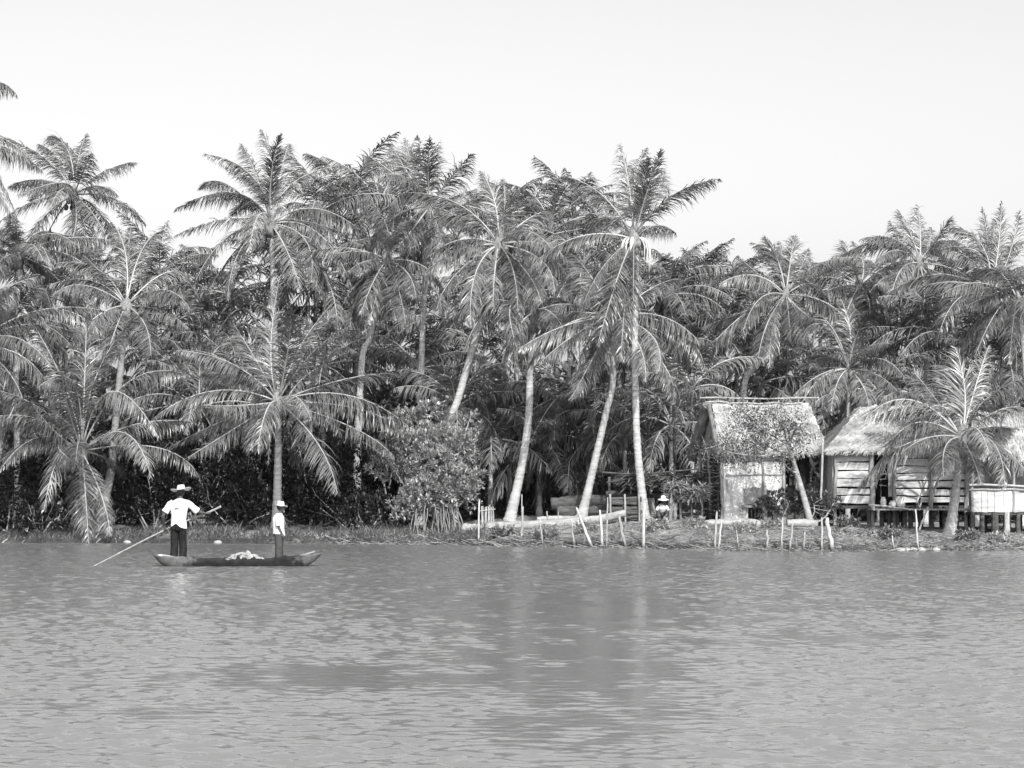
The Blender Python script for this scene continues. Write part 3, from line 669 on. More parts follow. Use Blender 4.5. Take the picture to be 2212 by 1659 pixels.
for i,(u,Y,lb) in enumerate(SP): strap(u, Y, 34 if u < 1000 else 22, .55 if u < 1000 else .6, lb, 'grass' if i % 2 else 'straw')

# ------------------------------------------------------------------ stakes, logs, fences
def stake(x1, y1, x2, y2, r, label, dy=0.0, conv=(.2604,999,810)):
    """foot (x1,y1) and top (x2,y2)"""
    s, ox, oy = conv; ub, vb, ut, vt = ox+s*x1, oy+s*y1, ox+s*x2, oy+s*y2
    vb = max(vb, 1125)
    # distance from where the foot meets bank or water
    Y = 79.5
    for it in range(240):
        x = (ub-U0)/F*Y; z = max(G(x,Y), 0.0)
        if V0+(H-z)*F/Y >= vb: break
        Y -= .05
    b0 = np.array([(ub-U0)/F*Y, Y, z]); t = P(ut, vt, Y+dy)
    d = (t-b0)/np.linalg.norm(t-b0)
    mb = MB(); r *= .85; p = np.linspace(b0-d*.35, t, 9); p[2:-1] += rng.normal(0,r*.25,(6,3)); rr = np.linspace(r, r*.8, 9)*rng.uniform(.9,1.1,9); rr[-1] *= .7
    mb.tube(p, rr, 8, jitter=.08)
    o = mb.build('wooden_stake', M['shore_stake'], org=b0, smooth=True); tag(o, label, 'stake', 'bleached stakes along the shore')
rA = (.2604,999,810); rB = (.2441,1458,810); rC = (.2442,1755,810)
STK = [
 (130,1390,140,1040,.04,'tall thin stake right of the prop roots',rA),(490,1340,502,1090,.05,'stout short stake in front of the fallen log, left half',rA),
 (490,1090,493,990,.02,'thin twig upright by the curved trunk foot',rA),(665,1400,640,1180,.03,'slim tilted stake with its foot in leaf litter',rA),(712,1240,700,1130,.04,'short bright stub stake behind the fallen log',rA),
 (797,1200,795,1135,.025,'tiny forked stick behind the fallen log',rA),(932,1420,905,1190,.04,'slim stake leaning left at the water in the centre group',rA),(1075,1430,945,1100,.055,'thick stake leaning strongly left over the fallen log',rA),
 (1035,1290,1016,1185,.035,'short stake right behind the strongly leaning one',rA),(1162,1420,1140,1120,.055,'broad greyish stake left of the tallest thin pole',rA),(1195,1430,1203,1015,.032,'tallest thin pole of the centre group',rA),
 (1240,1290,1236,1235,.02,'tiny peg on the bank between two stakes',rA),(1350,1425,1302,1170,.065,'thick stake leaning left before the end of the fallen log',rA),(1500,1440,1511,1060,.065,'thickest upright stake in front of the tall palm foot',rA),
 (352,1530,371,1210,.045,'tall straight stake at the left end of the hut landing',rB),(385,1530,412,1280,.04,'slanting stake beside the tall one of the hut landing',rB),(565,1530,543,1370,.03,'faint thin stake in front of the hut base',rB),
 (815,1550,815,1370,.045,'short blunt stake before the gap in the base log',rB),(945,1560,952,1260,.035,'tall thin stake left of the dark driftwood stump',rB),(1012,1550,1045,1300,.045,'pale stake leaning right behind the dark stump',rB),
 (1135,1545,1150,1390,.045,'low stake between the two dark stumps',rB),(1298,1550,1300,1260,.04,'upright stake left of the widest pale stake',rB),(1392,1560,1350,1262,.085,'widest pale stake leaning left at the water',rB),
 (1075,1550,1075,1440,.02,'short peg between the dark stumps',rB),
 (720,1540,705,1420,.025,'thin peg among the pale husks by the water',rC),(936,1540,912,1190,.035,'tall stick rising from the bank to the pole rail',rC),
]
for x1,y1,x2,y2,r,lb,cvn in STK: stake(x1,y1,x2,y2,r,lb,conv=cvn)

def log(pts, rad, name, label, mt='log', cat='log', group=None, k=12, jit=.07):
    p = curve([P(u,v,Y) for u,v,Y in pts], 26); mb = MB()
    r = np.interp(np.linspace(0,1,26), np.linspace(0,1,len(rad)), rad)*rng.uniform(.95,1.05,26)
    mb.tube(p, r, k, jitter=jit); o = mb.build(name, M[mt], org=p[0], smooth=True); return tag(o, label, cat, group)
log([(1052,1143,79.4),(1120,1138,79.2),(1200,1133,79),(1290,1122,78.8),(1352,1108,78.7)], [.24,.19,.17,.14,.12], 'fallen_palm_trunk', 'long pale fallen palm trunk lying on the bank behind the stakes', 'palelog', 'log')
log([(1000,1143,80.4),(1022,1144,80.3),(1044,1146,80.2)], [.2,.2,.19], 'log', 'short thick pale log end by the prop roots', 'palelog', 'log')
log([(1160,1122,81),(1200,1120,81),(1250,1120,81)], [.09,.1,.08], 'log', 'thin pale log lying behind the long fallen trunk', 'palelog', 'log')
log([(1190,1090,84),(1250,1084,84),(1312,1082,83.6)], [.22,.24,.2], 'log', 'dark horizontal log along the foot of the mound', 'log', 'log')
log([(1205,1106,83.2),(1260,1108,83),(1315,1104,82.8)], [.22,.25,.2], 'log', 'lower dark log under the mound log', 'log', 'log')
log([(1520,1133,76.4),(1570,1131,76.4),(1620,1131,76.4),(1656,1136,76.4)], [.13,.16,.16,.12], 'log', 'pale log lying along the hut front', 'palelog', 'log')
log([(1700,1131,76),(1735,1130,76),(1766,1132,76)], [.12,.14,.12], 'log', 'short pale log right of the hut doorway hole', 'palelog', 'log')
log([(1310,1068,82.2),(1350,1066,82),(1430,1070,81.6)], [.12,.14,.1], 'log', 'dark log resting over the top of the log stack', 'log', 'log')

def stack(u0, u1, v0, v1, Y, n, label, r=.06):
    root = thing('log_fence', (P((u0+u1)/2,0,Y)[0], Y, G(P((u0+u1)/2,0,Y)[0],Y)), label, 'fence', 'stacked log fences beside the tall palm')
    for k in range(n):
        v = v0+(v1-v0)*(k+.3)/n
        p = np.linspace(P(u0+rng.uniform(-4,4),v+rng.uniform(-1.5,1.5),Y+rng.uniform(-.05,.05)), P(u1+rng.uniform(-4,4),v+rng.uniform(-1.5,1.5),Y+rng.uniform(-.05,.05)), 12)
        p += np.cumsum(rng.normal(0,.008,(12,3)),0); mb = MB(); mb.tube(p, r*rng.uniform(.7,1.25)*np.ones(12), 9, jitter=.1)
        mb.build('rail', M['log'], root, smooth=True)
    for uu in (u0+3, (u0+u1)/2, u1-4):
        for dy in (-.12,.12):
            a = P(uu,v0-6,Y+dy); b = P(uu+2,v1,Y+dy); b[2] = G(b[0],Y)-.2; mb = MB(); mb.tube(np.linspace(a,b,6), .035, 7, jitter=.1); mb.build('post', M['greyboard'], root, smooth=True)
stack(1315,1384,1073,1135,80.0,9,'taller stack of dark logs left of the tall palm foot')
stack(1466,1520,1085,1138,79.2,7,'lower stack of dark logs right of the crouching person')
# brush shelter
def shelter():
    Y = 81.6; root = thing('brush_shelter', (P(1400,0,Y)[0],Y,G(P(1400,0,Y)[0],Y)), 'low flat shelter roofed with dark brush behind the log stacks', 'shelter')
    for u in (1316,1382,1440,1494):
        a = P(u,1030,Y); b = a.copy(); b[2] = G(a[0],Y)-.1; mb = MB(); mb.tube(np.linspace(b,a,6), .05, 7, jitter=.08); mb.build('post', M['log'], root, smooth=True)
    mb = MB(); n = 2600; c = np.stack([rng.uniform(P(1345,0,Y)[0],P(1500,0,Y)[0],n), rng.uniform(Y-.6,Y+1.2,n), rng.uniform(1.98,2.32,n)],1)
    a = rng.normal(0,1,(n,3)); a[:,2] = a[:,2]*.4-.35; leaves(mb, c, a, .42, 0, .12); mb.build('brush_roof', M['thatch_dark'], root)
    mb = MB(); mb.tube(curve([P(1300,1020,Y-.6),P(1380,1024,Y-.6),P(1500,1014,Y-.6)],14), .03, 6, jitter=.1); mb.tube(curve([P(1310,1042,Y-.65),P(1390,1030,Y-.65)],8), .025, 6); mb.build('beam', M['log'], root)
shelter()
def brushpile():
    Y = 79.0; x0, x1 = P(1446,0,Y)[0], P(1520,0,Y)[0]
    mb = MB(); n = 2600; x = rng.uniform(x0,x1,n); tt = (x-x0)/(x1-x0); c = np.stack([x, rng.uniform(Y-.5,Y+.6,n), 1.8+rng.uniform(-.22,.12,n)+.10*np.sin(tt*7)-.25*tt*0],1)
    a = rng.normal(0,1,(n,3)); a[:,2] = a[:,2]*.5-.3; leaves(mb, c, a, .3, 0, .14)
    o = mb.build('brush_pile', M['thatch']if False else M['greyboard'], org=(x0,Y,G(x0,Y))); tag(o, 'heap of dry grey brush on top of the lower log stack', 'brush')
    root = thing('plank_pair', (P(1454,0,78.8)[0],78.8,G(P(1454,0,78.8)[0],78.8)), 'two pale planks stood upright between the log stacks', 'planks')
    for u,t in ((1449,.04),(1459,-.05)):
        a = P(u,1110,78.8); mb = MB(); mb.box(a, (.1,.03,.75), tilt=t); mb.build('plank', M['greyboard'], root)
brushpile()
def scrub():
    S_ = [(1085,1160,77.6,'low scrubby weed below the left half of the fallen log'),(1180,1166,76.6,'scrubby weed at the waterline left of the strongly leaning stake'),(1268,1150,76.4,'scrubby weed between the two thick leaning stakes'),
          (1420,1150,75.2,'scrubby weed just right of the thickest upright stake'),(1500,1148,75,'scrubby weed midway between the thick stake and the hut landing'),(1610,1160,73.4,'scrubby weed before the pale log of the hut'),(1670,1140,75,'scrubby weed in the gap between the two pale logs'),
          (1830,1130,75.4,'scrubby weed at the foot of the white pole'),(1925,1165,72.2,'scrubby weed by the pale husks'),(2090,1165,72.6,'scrubby weed right of the flared palm foot'),(2160,1160,72.8,'scrubby weed nearest the right edge')]
    for u,v,Y,lb in S_:
        x = (u-U0)/F*Y; z = G(x,Y); mb = MB(); n = 260; c = np.stack([x+rng.uniform(-.36,.36,n), Y+rng.uniform(-.2,.2,n), z+rng.uniform(.0,1,n)**1.5*.28+.02],1)
        leaves(mb, c, rng.normal(0,1,(n,3))+V3(0,-.1,.5), .14, 0, .4); blades(mb, x+rng.uniform(-.3,.3,50), Y+rng.uniform(-.15,.15,50), rng.uniform(.15,.42,50), wid=.02, lean=.7)
        tag(mb.build('scrub_plant', M['bush_pale' if len(lb)%2 else 'grass'], org=(x,Y,z)), lb, 'weed', 'scrubby weeds on the right bank')
scrub()
def picket():
    Y = 82.2; x0 = P(1053,0,Y)[0]; root = thing('picket_fence', (x0,Y,G(x0,Y)), 'small bright picket of thin sticks between mangrove and curved trunk', 'fence')
    for u in np.arange(1040,1068,3.6):
        a = P(u+rng.normal(0,.6),1093+rng.uniform(-4,4),Y); b = P(u+rng.normal(0,1),1134,Y); mb = MB(); mb.tube(np.linspace(b,a,5), .02, 6, jitter=.1); mb.build('picket', M['stake'], root)
    mb = MB(); mb.tube([P(1036,1104,Y-.03),P(1070,1100,Y-.03)], .015, 6); mb.build('rail', M['stake'], root)
picket()
def debris():
    for u,v,lb in ((1700,1178,'dark ragged stump at the water, left of the pair'),(1752,1177,'dark ragged stump at the water, right of the pair')):
        Y = 71.6; p = P(u,v,Y); p[2] = .1; mb = MB(); mb.ell(p, (.2,.22,.2), 12, 8, noise=.22)
        for k in range(9): a = rng.normal(0,1,3)*[1,.6,.5]; a[2] = abs(a[2])-.2; mb.tube([p, p+a*.3], [.04,.01], 5)
        tag(mb.build('driftwood_stump', M['darkwood'], org=p), lb, 'stump', 'dark stumps at the waterline')
    ST = [(1945,1186,'small pale husk at the water, leftmost of the row on the right bank'),(1958,1184,'larger pale husk second along the row on the right bank'),(1972,1187,'flat pale husk third along the row on the right bank'),(1990,1185,'round pale husk right of the tall stick'),(2022,1187,'pale husk lying apart towards the flared palm'),
          (275,1174,'pale rock at the water below the left hanging fronds'),(470,1178,'pale driftwood lump left of the boy at the water')]
    for u,v,lb in ST:
        x = (u-U0)/F*(71.5 if u > 1000 else 81); Y = float(shoreY(x))-.05; x = (u-U0)/F*Y; mb = MB(); mb.ell((x,Y,.04), (.13*rng.uniform(.7,1.4),.1,.07), 10, 7, noise=.12)
        tag(mb.build('coconut_husk' if u > 1000 else 'rock', M['stone'], org=(x,Y,0), smooth=True), lb, 'husk' if u > 1000 else 'rock')
    root = None
debris()

# ------------------------------------------------------------------ thatched hut
def strands(mb, A, B, C, D, n, ln, r=.012, mi=0):
    """straw laid from the top edge A-B towards the bottom edge D-C"""
    s = rng.random(n); t = rng.random(n); top = A+(B-A)*s[:,None]; bot = D+(C-D)*s[:,None]; dn = bot-top
    L0 = np.linalg.norm(dn,axis=1); dn /= L0[:,None]; p = top+dn*(t*L0)[:,None]
    nor = np.cross(B-A, D-A); nor /= np.linalg.norm(nor); nor *= np.sign(nor[2]) or 1
    q_ = p+dn*ln*rng.uniform(.6,1.2,(n,1))+rng.normal(0,.035,(n,3)); p = p+nor*.012+rng.normal(0,.006,(n,3)); q_ = q_+nor*rng.uniform(.0,.07,(n,1))
    w = (B-A)/np.linalg.norm(B-A)*r
    v = np.stack([p-w,p+w,q_+w*.5,q_-w*.5],1); mb.add(v.reshape(-1,3), np.arange(4*n).reshape(-1,4), mi)
def courses(mb, A, B, C, D, k=6, n=420, ln=.30):
    for i in range(k):
        t = (i+1)/k; a = A+(D-A)*t; b = B+(C-B)*t; s_ = rng.random(n); p = a+(b-a)*s_[:,None]; dn = (D-A)/np.linalg.norm(D-A)
        nor = np.cross(B-A, D-A); nor /= np.linalg.norm(nor); nor *= np.sign(nor[2]) or 1
        q_ = p+dn*rng.uniform(.05,.16,(n,1))+np.array([0,0,-1.0])*rng.uniform(0,.05,(n,1)); p = p-dn*ln+nor*.02; q_ = q_+nor*rng.uniform(.03,.075,(n,1))
        w = (B-A)/np.linalg.norm(B-A)*.02; v = np.stack([p-w,p+w,q_+w*.4,q_-w*.4],1); mb.add(v.reshape(-1,3), np.arange(4*n).reshape(-1,4))
def slab(mb, A, B, C, D, th, mi=0, nu=24, nv=14, wob=.03):
    """thick sheet A-B (top) D-C (bottom)"""
    s = np.linspace(0,1,nu)[None,:,None]; t = np.linspace(0,1,nv)[:,None,None]
    g = (A*(1-s)+B*s)*(1-t)+(D*(1-s)+C*s)*t; nor = np.cross(B-A, D-A); nor /= np.linalg.norm(nor); nor *= np.sign(nor[2]) or 1
    up = g+nor*rng.normal(0,wob,(nv,nu,1)); lo = g-nor*th
    up[-1] += (np.array([0,0,-1.0])*rng.uniform(0,.08,(nu,1)))
    i = np.arange(nv-1)[:,None]*nu; j = np.arange(nu-1)[None,:]; q = np.stack([i+j,i+j+1,i+nu+j+1,i+nu+j],-1).reshape(-1,4)
    mb.add(up.reshape(-1,3), q, mi); mb.add(lo.reshape(-1,3), q[:,::-1], mi)
    for a in (0,-1):
        mb.add(np.stack([up[a],lo[a]],0).reshape(-1,3), np.stack([np.arange(nu-1),np.arange(1,nu),nu+np.arange(1,nu),nu+np.arange(nu-1)],-1), mi)
        mb.add(np.stack([up[:,a],lo[:,a]],0).reshape(-1,3), np.stack([np.arange(nv-1),np.arange(1,nv),nv+np.arange(1,nv),nv+np.arange(nv-1)],-1), mi)
V = lambda *a: np.array(a, float)
def pole(mb, a, b, r, k=8, j=.06):
    p = np.linspace(a, b, 8); L = np.linalg.norm(np.asarray(b)-np.asarray(a)); p[1:-1] += rng.normal(0,.006*L,(6,3)); mb.tube(p, np.linspace(r,r*.85,8), k, jitter=j)

def hut1():
    x0, y0 = 8.36, 80.75; zb = G(x0,y0-2); root = thing('thatched_hut', (x0,y0,zb), 'steep thatched hut with pale patched wall and ridge poles, left of the stilt huts', 'hut', rz=R(10))
    zr, ze, hw, d = 4.72-zb, 3.12-zb, 1.78, 1.75
    rf = MB(); A, B = V(-hw+.1,0,zr), V(hw-.12,0,zr)
    slab(rf, A, B, V(hw+.06,-d+.08,ze-.06), V(-hw-.06,-d+.08,ze-.06), .14); slab(rf, B, A, V(-hw-.06,d+.1,ze-.06), V(hw+.06,d+.1,ze-.06), .14)
    strands(rf, A, B, V(hw+.06,-d+.12,ze), V(-hw-.06,-d+.12,ze), 7000, .35); strands(rf, A, B, V(hw,d,ze), V(-hw,d,ze), 800, .35)
    courses(rf, A, B, V(hw+.06,-d+.10,ze-.02), V(-hw-.06,-d+.10,ze-.02), 5)
    roof = rf.build('roof', M['thatch'], root)
    rk = MB()
    for sy, r0_ in ((-1,.07),(1,.19)): rk.tube(np.linspace(V(-hw-.02,sy*.05,zr-.08), V(-hw-.12,sy*(d+.02),ze-.2), 7), np.linspace(r0_,r0_*1.15,7), 8, jitter=.12)
    rk.build('shaded_rake', M['thatch_dark'], root)  # rakes coloured dark for the shaded underside of the thatch
    for (a,b,r) in ((V(-2.1,.0,zr+.17),V(2.05,0,zr+.2),.035),(V(-1.95,-.1,zr+.02),V(1.4,-.12,zr+.03),.032),(V(-1.9,.12,zr-.06),V(-1.3,.12,zr-.05),.035),(V(-1.5,-.2,zr-.16),V(1.3,-.2,zr-.15),.02)):
        mb = MB(); pole(mb, a, b, r*.8, 8, .15); mb.build('ridge_pole', M['twig'], root)
    for xx in (-1.5,-.5,.6,1.3):
        mb = MB(); pole(mb, V(xx,-.28,zr-.3), V(xx+.05,.1,zr+.2), .022); mb.build('ridge_tie', M['twig'], root)
    wy = -1.5; wt = ze-.02
    x = -1.68; k = 0
    while x < .34:
        w = rng.uniform(.13,.24); w = min(w, .36-x+.02)
        bot = .9+rng.uniform(-.05,.05) if x > -1.0 else .02
        if x > -.1: bot = .5
        mb = MB(); nz = 10; zz = np.linspace(bot, wt+rng.uniform(-.03,.1), nz)
        for c in range(nz-1):
            pass
        rg = [[V(x-.006+rng.normal(0,.004),wy-.012-.004*(k%2)+rng.normal(0,.003),z),V(x+w+rng.normal(0,.004),wy-.012-.004*(k%2)+rng.normal(0,.003),z),V(x+w,wy+.02,z),V(x,wy+.02,z)] for z in zz]
        mb.rings(rg); mb.build('wall_board', M['board'], root); x += w-.004; k += 1
    mb = MB()
    for k in range(5): mb.box(V(-.93+k*.14,wy-.045,.93+rng.normal(0,.02)), (.145,.025,.55+rng.uniform(-.08,.08)), tilt=rng.normal(0,.02))
    mb.build('patch_board', M['greyboard'], root)
    for z in (1.62,2.1):
        mb = MB(); pole(mb, V(-1.62,wy-.06,z), V(.36,wy-.06,z+.03), .016); mb.build('batten', M['greyboard'], root)
    mb = MB()   # frame of the low doorway hole with boards beside it
    mb.box(V(-.64,wy-.02,.60), (.85,.1,.09)); mb.box(V(-1.0,wy,.28), (.3,.04,.58)); mb.box(V(-.28,wy,.28), (.16,.05,.6)); mb.build('hatch_frame', M['greyboard'], root)
    for k, xx in enumerate((-.72,-.6,-.48)):
        mb = MB(); pole(mb, V(xx,wy+.05,.0), V(xx,wy+.05,.6), .025); mb.build('hatch_bar', M['darkwood'], root)
    # posts
    for xx, yy, r in ((-1.72,wy,.06),(.38,wy-.02,.06),(1.66,wy-.1,.075),(-.33,wy-.08,.045),(-1.72,1.4,.06),(1.66,1.4,.06),(.95,wy+.4,.05),(-1.74,0,.05)):
        mb = MB(); pole(mb, V(xx,yy,-.15), V(xx-.03,yy,ze-.02 if yy else ze+.5), r); mb.build('post', M['greyboard'], root)
    mb = MB(); pole(mb, V(.3,wy-.18,ze-.12), V(1.85,wy-.18,ze-.1), .04); mb.build('eave_pole', M['stake'], root)
    # porch: dark back partition with hanging mats, low side board
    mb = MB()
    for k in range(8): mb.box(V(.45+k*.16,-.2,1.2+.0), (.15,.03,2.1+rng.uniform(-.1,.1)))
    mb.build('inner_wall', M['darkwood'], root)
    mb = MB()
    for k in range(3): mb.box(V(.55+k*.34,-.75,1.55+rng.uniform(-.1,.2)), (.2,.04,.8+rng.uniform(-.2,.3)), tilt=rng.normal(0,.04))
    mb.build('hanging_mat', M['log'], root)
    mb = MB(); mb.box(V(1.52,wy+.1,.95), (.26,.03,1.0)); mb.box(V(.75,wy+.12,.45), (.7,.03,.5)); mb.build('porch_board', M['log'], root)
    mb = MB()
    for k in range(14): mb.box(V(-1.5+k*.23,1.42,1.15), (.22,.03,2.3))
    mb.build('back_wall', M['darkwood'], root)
    # left end: woven gable triangle and loose stick screen
    mb = MB(); n = 10
    for k in range(n):
        z0 = ze-.1+(zr-ze-.25)*k/n; ww = d*(1-(k+.3)/n)*.9; mb.box(V(-1.7,0,z0+.07), (.03,2*ww,.14))
    mb.build('gable_panel', M['greyboard'], root)
    for k in range(30):
        z = .25+k*.062+rng.normal(0,.02); mb = MB(); pole(mb, V(-1.76+rng.normal(0,.03),-1.45,z+rng.normal(0,.05)), V(-1.76+rng.normal(0,.03),rng.uniform(.3,1.35),z+rng.normal(0,.18)), rng.uniform(.012,.022), 6)
        mb.build('screen_stick', M['stake' if k % 3 else 'log'], root)
    for k in range(4):
        mb = MB(); pole(mb, V(-1.78,-1.3+k*.75,.0), V(-1.78,-1.25+k*.75,ze-.1), .03); mb.build('screen_upright', M['log'], root)
    mb = MB(); mb.box(V(0,0,.03), (3.5,2.8,.06)); mb.build('floor', M['log'], root)
hut1()
log([(1777,957,77.2),(1776,1010,77.2),(1773,1080,77.2)], [.035,.035,.035], 'long_pole', 'white upright pole in front of the hut porch', 'stake', 'pole', k=8)

# small sparse tree before the hut
def small_tree():
    Y = 76.6; x = P(1755,0,Y)[0]; b0 = V(x,Y,G(x,Y)-.05); root = thing('small_tree', b0, 'small leaning tree with thin feathery leaves in front of the thatched hut', 'tree')
    tr = MB(); tp = [b0, P(1738,1080,Y), P(1722,1025,Y), P(1712,990,Y), P(1700,960,Y)]; c = curve(tp, 16); tr.tube(c, np.linspace(.12,.05,16), 9, jitter=.06)
    tips = []
    BR = [(1722,1025,1697,1005,1692,975),(1712,990,1660,965,1592,950),(1700,960,1650,930,1600,912),(1703,965,1690,920,1660,885),(1706,975,1640,985,1560,975),(1700,960,1720,920,1700,895),
          (1660,965,1600,978,1530,990),(1650,930,1620,900,1590,880),(1660,965,1640,940,1585,930),(1706,975,1720,960,1735,930),(1600,955,1560,960,1515,972)]
    for a in BR:
        d = rng.uniform(-.4,.4); p = curve([P(a[0],a[1],Y), P(a[2],a[3],Y+d), P(a[4],a[5],Y+2*d)], 9); tr.tube(p, np.linspace(.035,.010,9), 6)
        for t in p[3:]: tips += [t]*2
    tr.build('trunk', M['palelog'], root, smooth=True)
    tips = np.array(tips); n = 560; i = rng.integers(0,len(tips),n); st = tips[i]; e = st+rng.normal(0,.22,(n,3))+V(0,0,-.02)
    tw = MB()
    for a,b in zip(st[:200],e[:200]): tw.tube([a,b],[.007,.004],4)
    tw.build('twig', M['twig'], root)
    k = 9; cc = np.repeat(e,k,0)+rng.normal(0,.07,(n*k,3)); lv = MB(); leaves(lv, cc, rng.normal(0,1,(n*k,3))+V(-.2,0,-.1), .10, 0, .42); lv.build('crown', M['bush'], root)
small_tree()

# ------------------------------------------------------------------ stilt huts
def slat_wall(root, u0, u1, vt, vb, Y, n, mt='slat'):
    for k in range(n):
        va = vt+(vb-vt)*k/n; vc = vt+(vb-vt)*(k+1)/n-2.6
        a, b = P(u0,va,Y), P(u1,vc,Y); m_ = 12; xs = np.linspace(a[0],b[0],m_); mb = MB()
        top = a[2]+np.cumsum(rng.normal(0,.005,m_)); bot = b[2]+np.cumsum(rng.normal(0,.005,m_)); y_ = Y+rng.normal(0,.008,m_)
        rg = [[V(xs[i],y_[i],top[i]),V(xs[i],y_[i]-.012,top[i]*.9+bot[i]*.1),V(xs[i],y_[i]-.010,bot[i]),V(xs[i],y_[i]+.015,(top[i]+bot[i])/2)] for i in range(m_)]
        mb.rings(rg); mb.build('wall_slat', M[mt], root)
def hut2():
    Y = 78.0; x0 = P(1935,0,Y)[0]; zb = G(x0,Y); root = thing('stilt_hut', (x0,Y,zb), 'long thatched stilt hut with horizontal pale slat walls and a dark doorway', 'hut', 'stilt huts at the right')
    Yw = Y
    slat_wall(root, 1806, 1880, 964, 1090, Yw, 7); slat_wall(root, 1934, 2086, 976, 1088, Yw, 7)
    L_, R_ = P(1800,0,Yw)[0], P(2092,0,Yw)[0]
    zd = P(0,1092,Yw)[2]; ze = P(0,968,Yw)[2]; zr = P(0,880,Yw+1.9)[2]
    mb = MB(); mb.box(V((L_+R_)/2,Yw+1.7,zd-.05), (R_-L_+.1,3.4,.1)); mb.build('floor', M['log'], root)
    mb = MB()
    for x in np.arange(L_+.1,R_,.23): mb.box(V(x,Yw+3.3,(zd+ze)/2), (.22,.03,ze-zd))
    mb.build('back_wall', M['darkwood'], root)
    for xx in (L_,R_):
        mb = MB()
        for k in range(7): mb.box(V(xx,Yw+.25+k*.46,(zd+ze)/2), (.03,.44,ze-zd))
        mb.build('side_wall', M['slat'], root)
    for u,r in ((1804,.06),(1884,.09),(1932,.06),(2010,.05),(2088,.06)):
        mb = MB(); a = P(u,962,Yw-.07); b = P(u,1092,Yw-.07); b[2] = G(b[0],Yw)-.1; pole(mb, b, a, r); mb.build('post', M['stake' if u == 1884 else 'greyboard'], root)
    for k,v in enumerate((1000,1012,1024,1036,1048)):
        mb = MB(); pole(mb, P(1900,v,Yw+.25), P(1916,v+rng.uniform(-2,2),Yw+.25), .02); mb.build('shelf_bar', M['greyboard'], root)
    mb = MB(); mb.box(P(1924,1030,Yw+.05), (.16,.03,1.3)); mb.build('door_board', M['greyboard'], root)
    rf = MB(); A, B = V(L_+1.15,Yw+1.7,zr), V(R_-.4,Yw+1.7,zr+.1)
    slab(rf, A, B, V(R_+.3,Yw-.28,ze-.05), V(L_-.25,Yw-.28,ze-.12), .16, wob=.05); slab(rf, B, A, V(L_-.25,Yw+3.8,ze-.1), V(R_+.3,Yw+3.8,ze-.1), .16, wob=.05)
    slab(rf, A, A+V(0,.02,0), V(L_-.3,Yw+3.8,ze-.1), V(L_-.3,Yw-.28,ze-.12), .14, wob=.03)
    strands(rf, A, B, V(R_+.3,Yw-.28,ze), V(L_-.25,Yw-.28,ze-.05), 8000, .4); strands(rf, A-V(0,.01,0), A+V(0,.02,0), V(L_-.3,Yw+3.8,ze), V(L_-.3,Yw-.28,ze-.05), 1500, .4)
    courses(rf, A, B, V(R_+.3,Yw-.28,ze), V(L_-.25,Yw-.28,ze-.05), 5, 600)
    rf.build('roof', M['thatch'], root)
    # stilts, deck rail
    for u in (1880,1905,1922,1938,1952,1968,1990,2012,2035,2070):
        for yy in (Yw-.25,Yw+2.2):
            a = P(u+rng.uniform(-3,3),1094,yy); b = a.copy(); b[2] = G(a[0],yy)-.15; mb = MB(); pole(mb, b, a, rng.uniform(.045,.085)); mb.build('stilt', M['log'], root)
    mb = MB()
    for k in range(30):
        x = P(1876,0,Yw)[0]+k*.098; mb.box(V(x,Yw-.65,zd-.12+.0), (.09,1.1,.05), rot=rng.normal(0,.01))
    mb.build('deck', M['greyboard'], root)
    mb = MB(); pole(mb, P(1876,1090,Yw-1.25), P(1980,1101,Yw-1.25), .03); mb.build('deck_rail', M['stake'], root)
    mb = MB(); pole(mb, P(2004,1096,Yw-1.3), V(P(1984,0,Yw-2.2)[0],Yw-2.2,G(12.8,Yw-2.2)-.05), .035); mb.build('brace', M['stake'], root)
hut2()
def deck_things():
    Y = 77.4; zd = P(0,1092,78)[2]-.09
    for u,r,h,lb in ((1908,.1,.34,'tall pale jar on the deck, first from the doorway'),(1928,.12,.22,'squat pale pot beside the tall jar on the deck'),(1946,.15,.3,'widest pale tub on the deck'),(1985,.09,.36,'bright narrow jar at the right end of the deck')):
        x = P(u,0,Y)[0]; mb = MB(); z = zd+.03; prof = [(.6,0),(.95,.2),(1,.55),(.8,.8),(.55,.9),(.7,1)]
        rg = [[V(x+math.cos(a)*r*q,Y+math.sin(a)*r*q,z+h*t) for a in np.linspace(0,6.283,14,endpoint=False)] for q,t in prof]
        mb.rings(rg); tag(mb.build('pot', M['pot'], org=(x,Y,z), smooth=True), lb, 'pot', 'vessels on the stilt hut deck')
deck_things()
log([(2038,1003,76.9),(2026,1036,76.9),(2016,1068,76.9),(2012,1100,77.1)], [.04,.04,.035,.03], 'leaning_pole', 'pale pole leaning against the slat wall left of the foremost right palm', 'stake', 'pole', k=8)
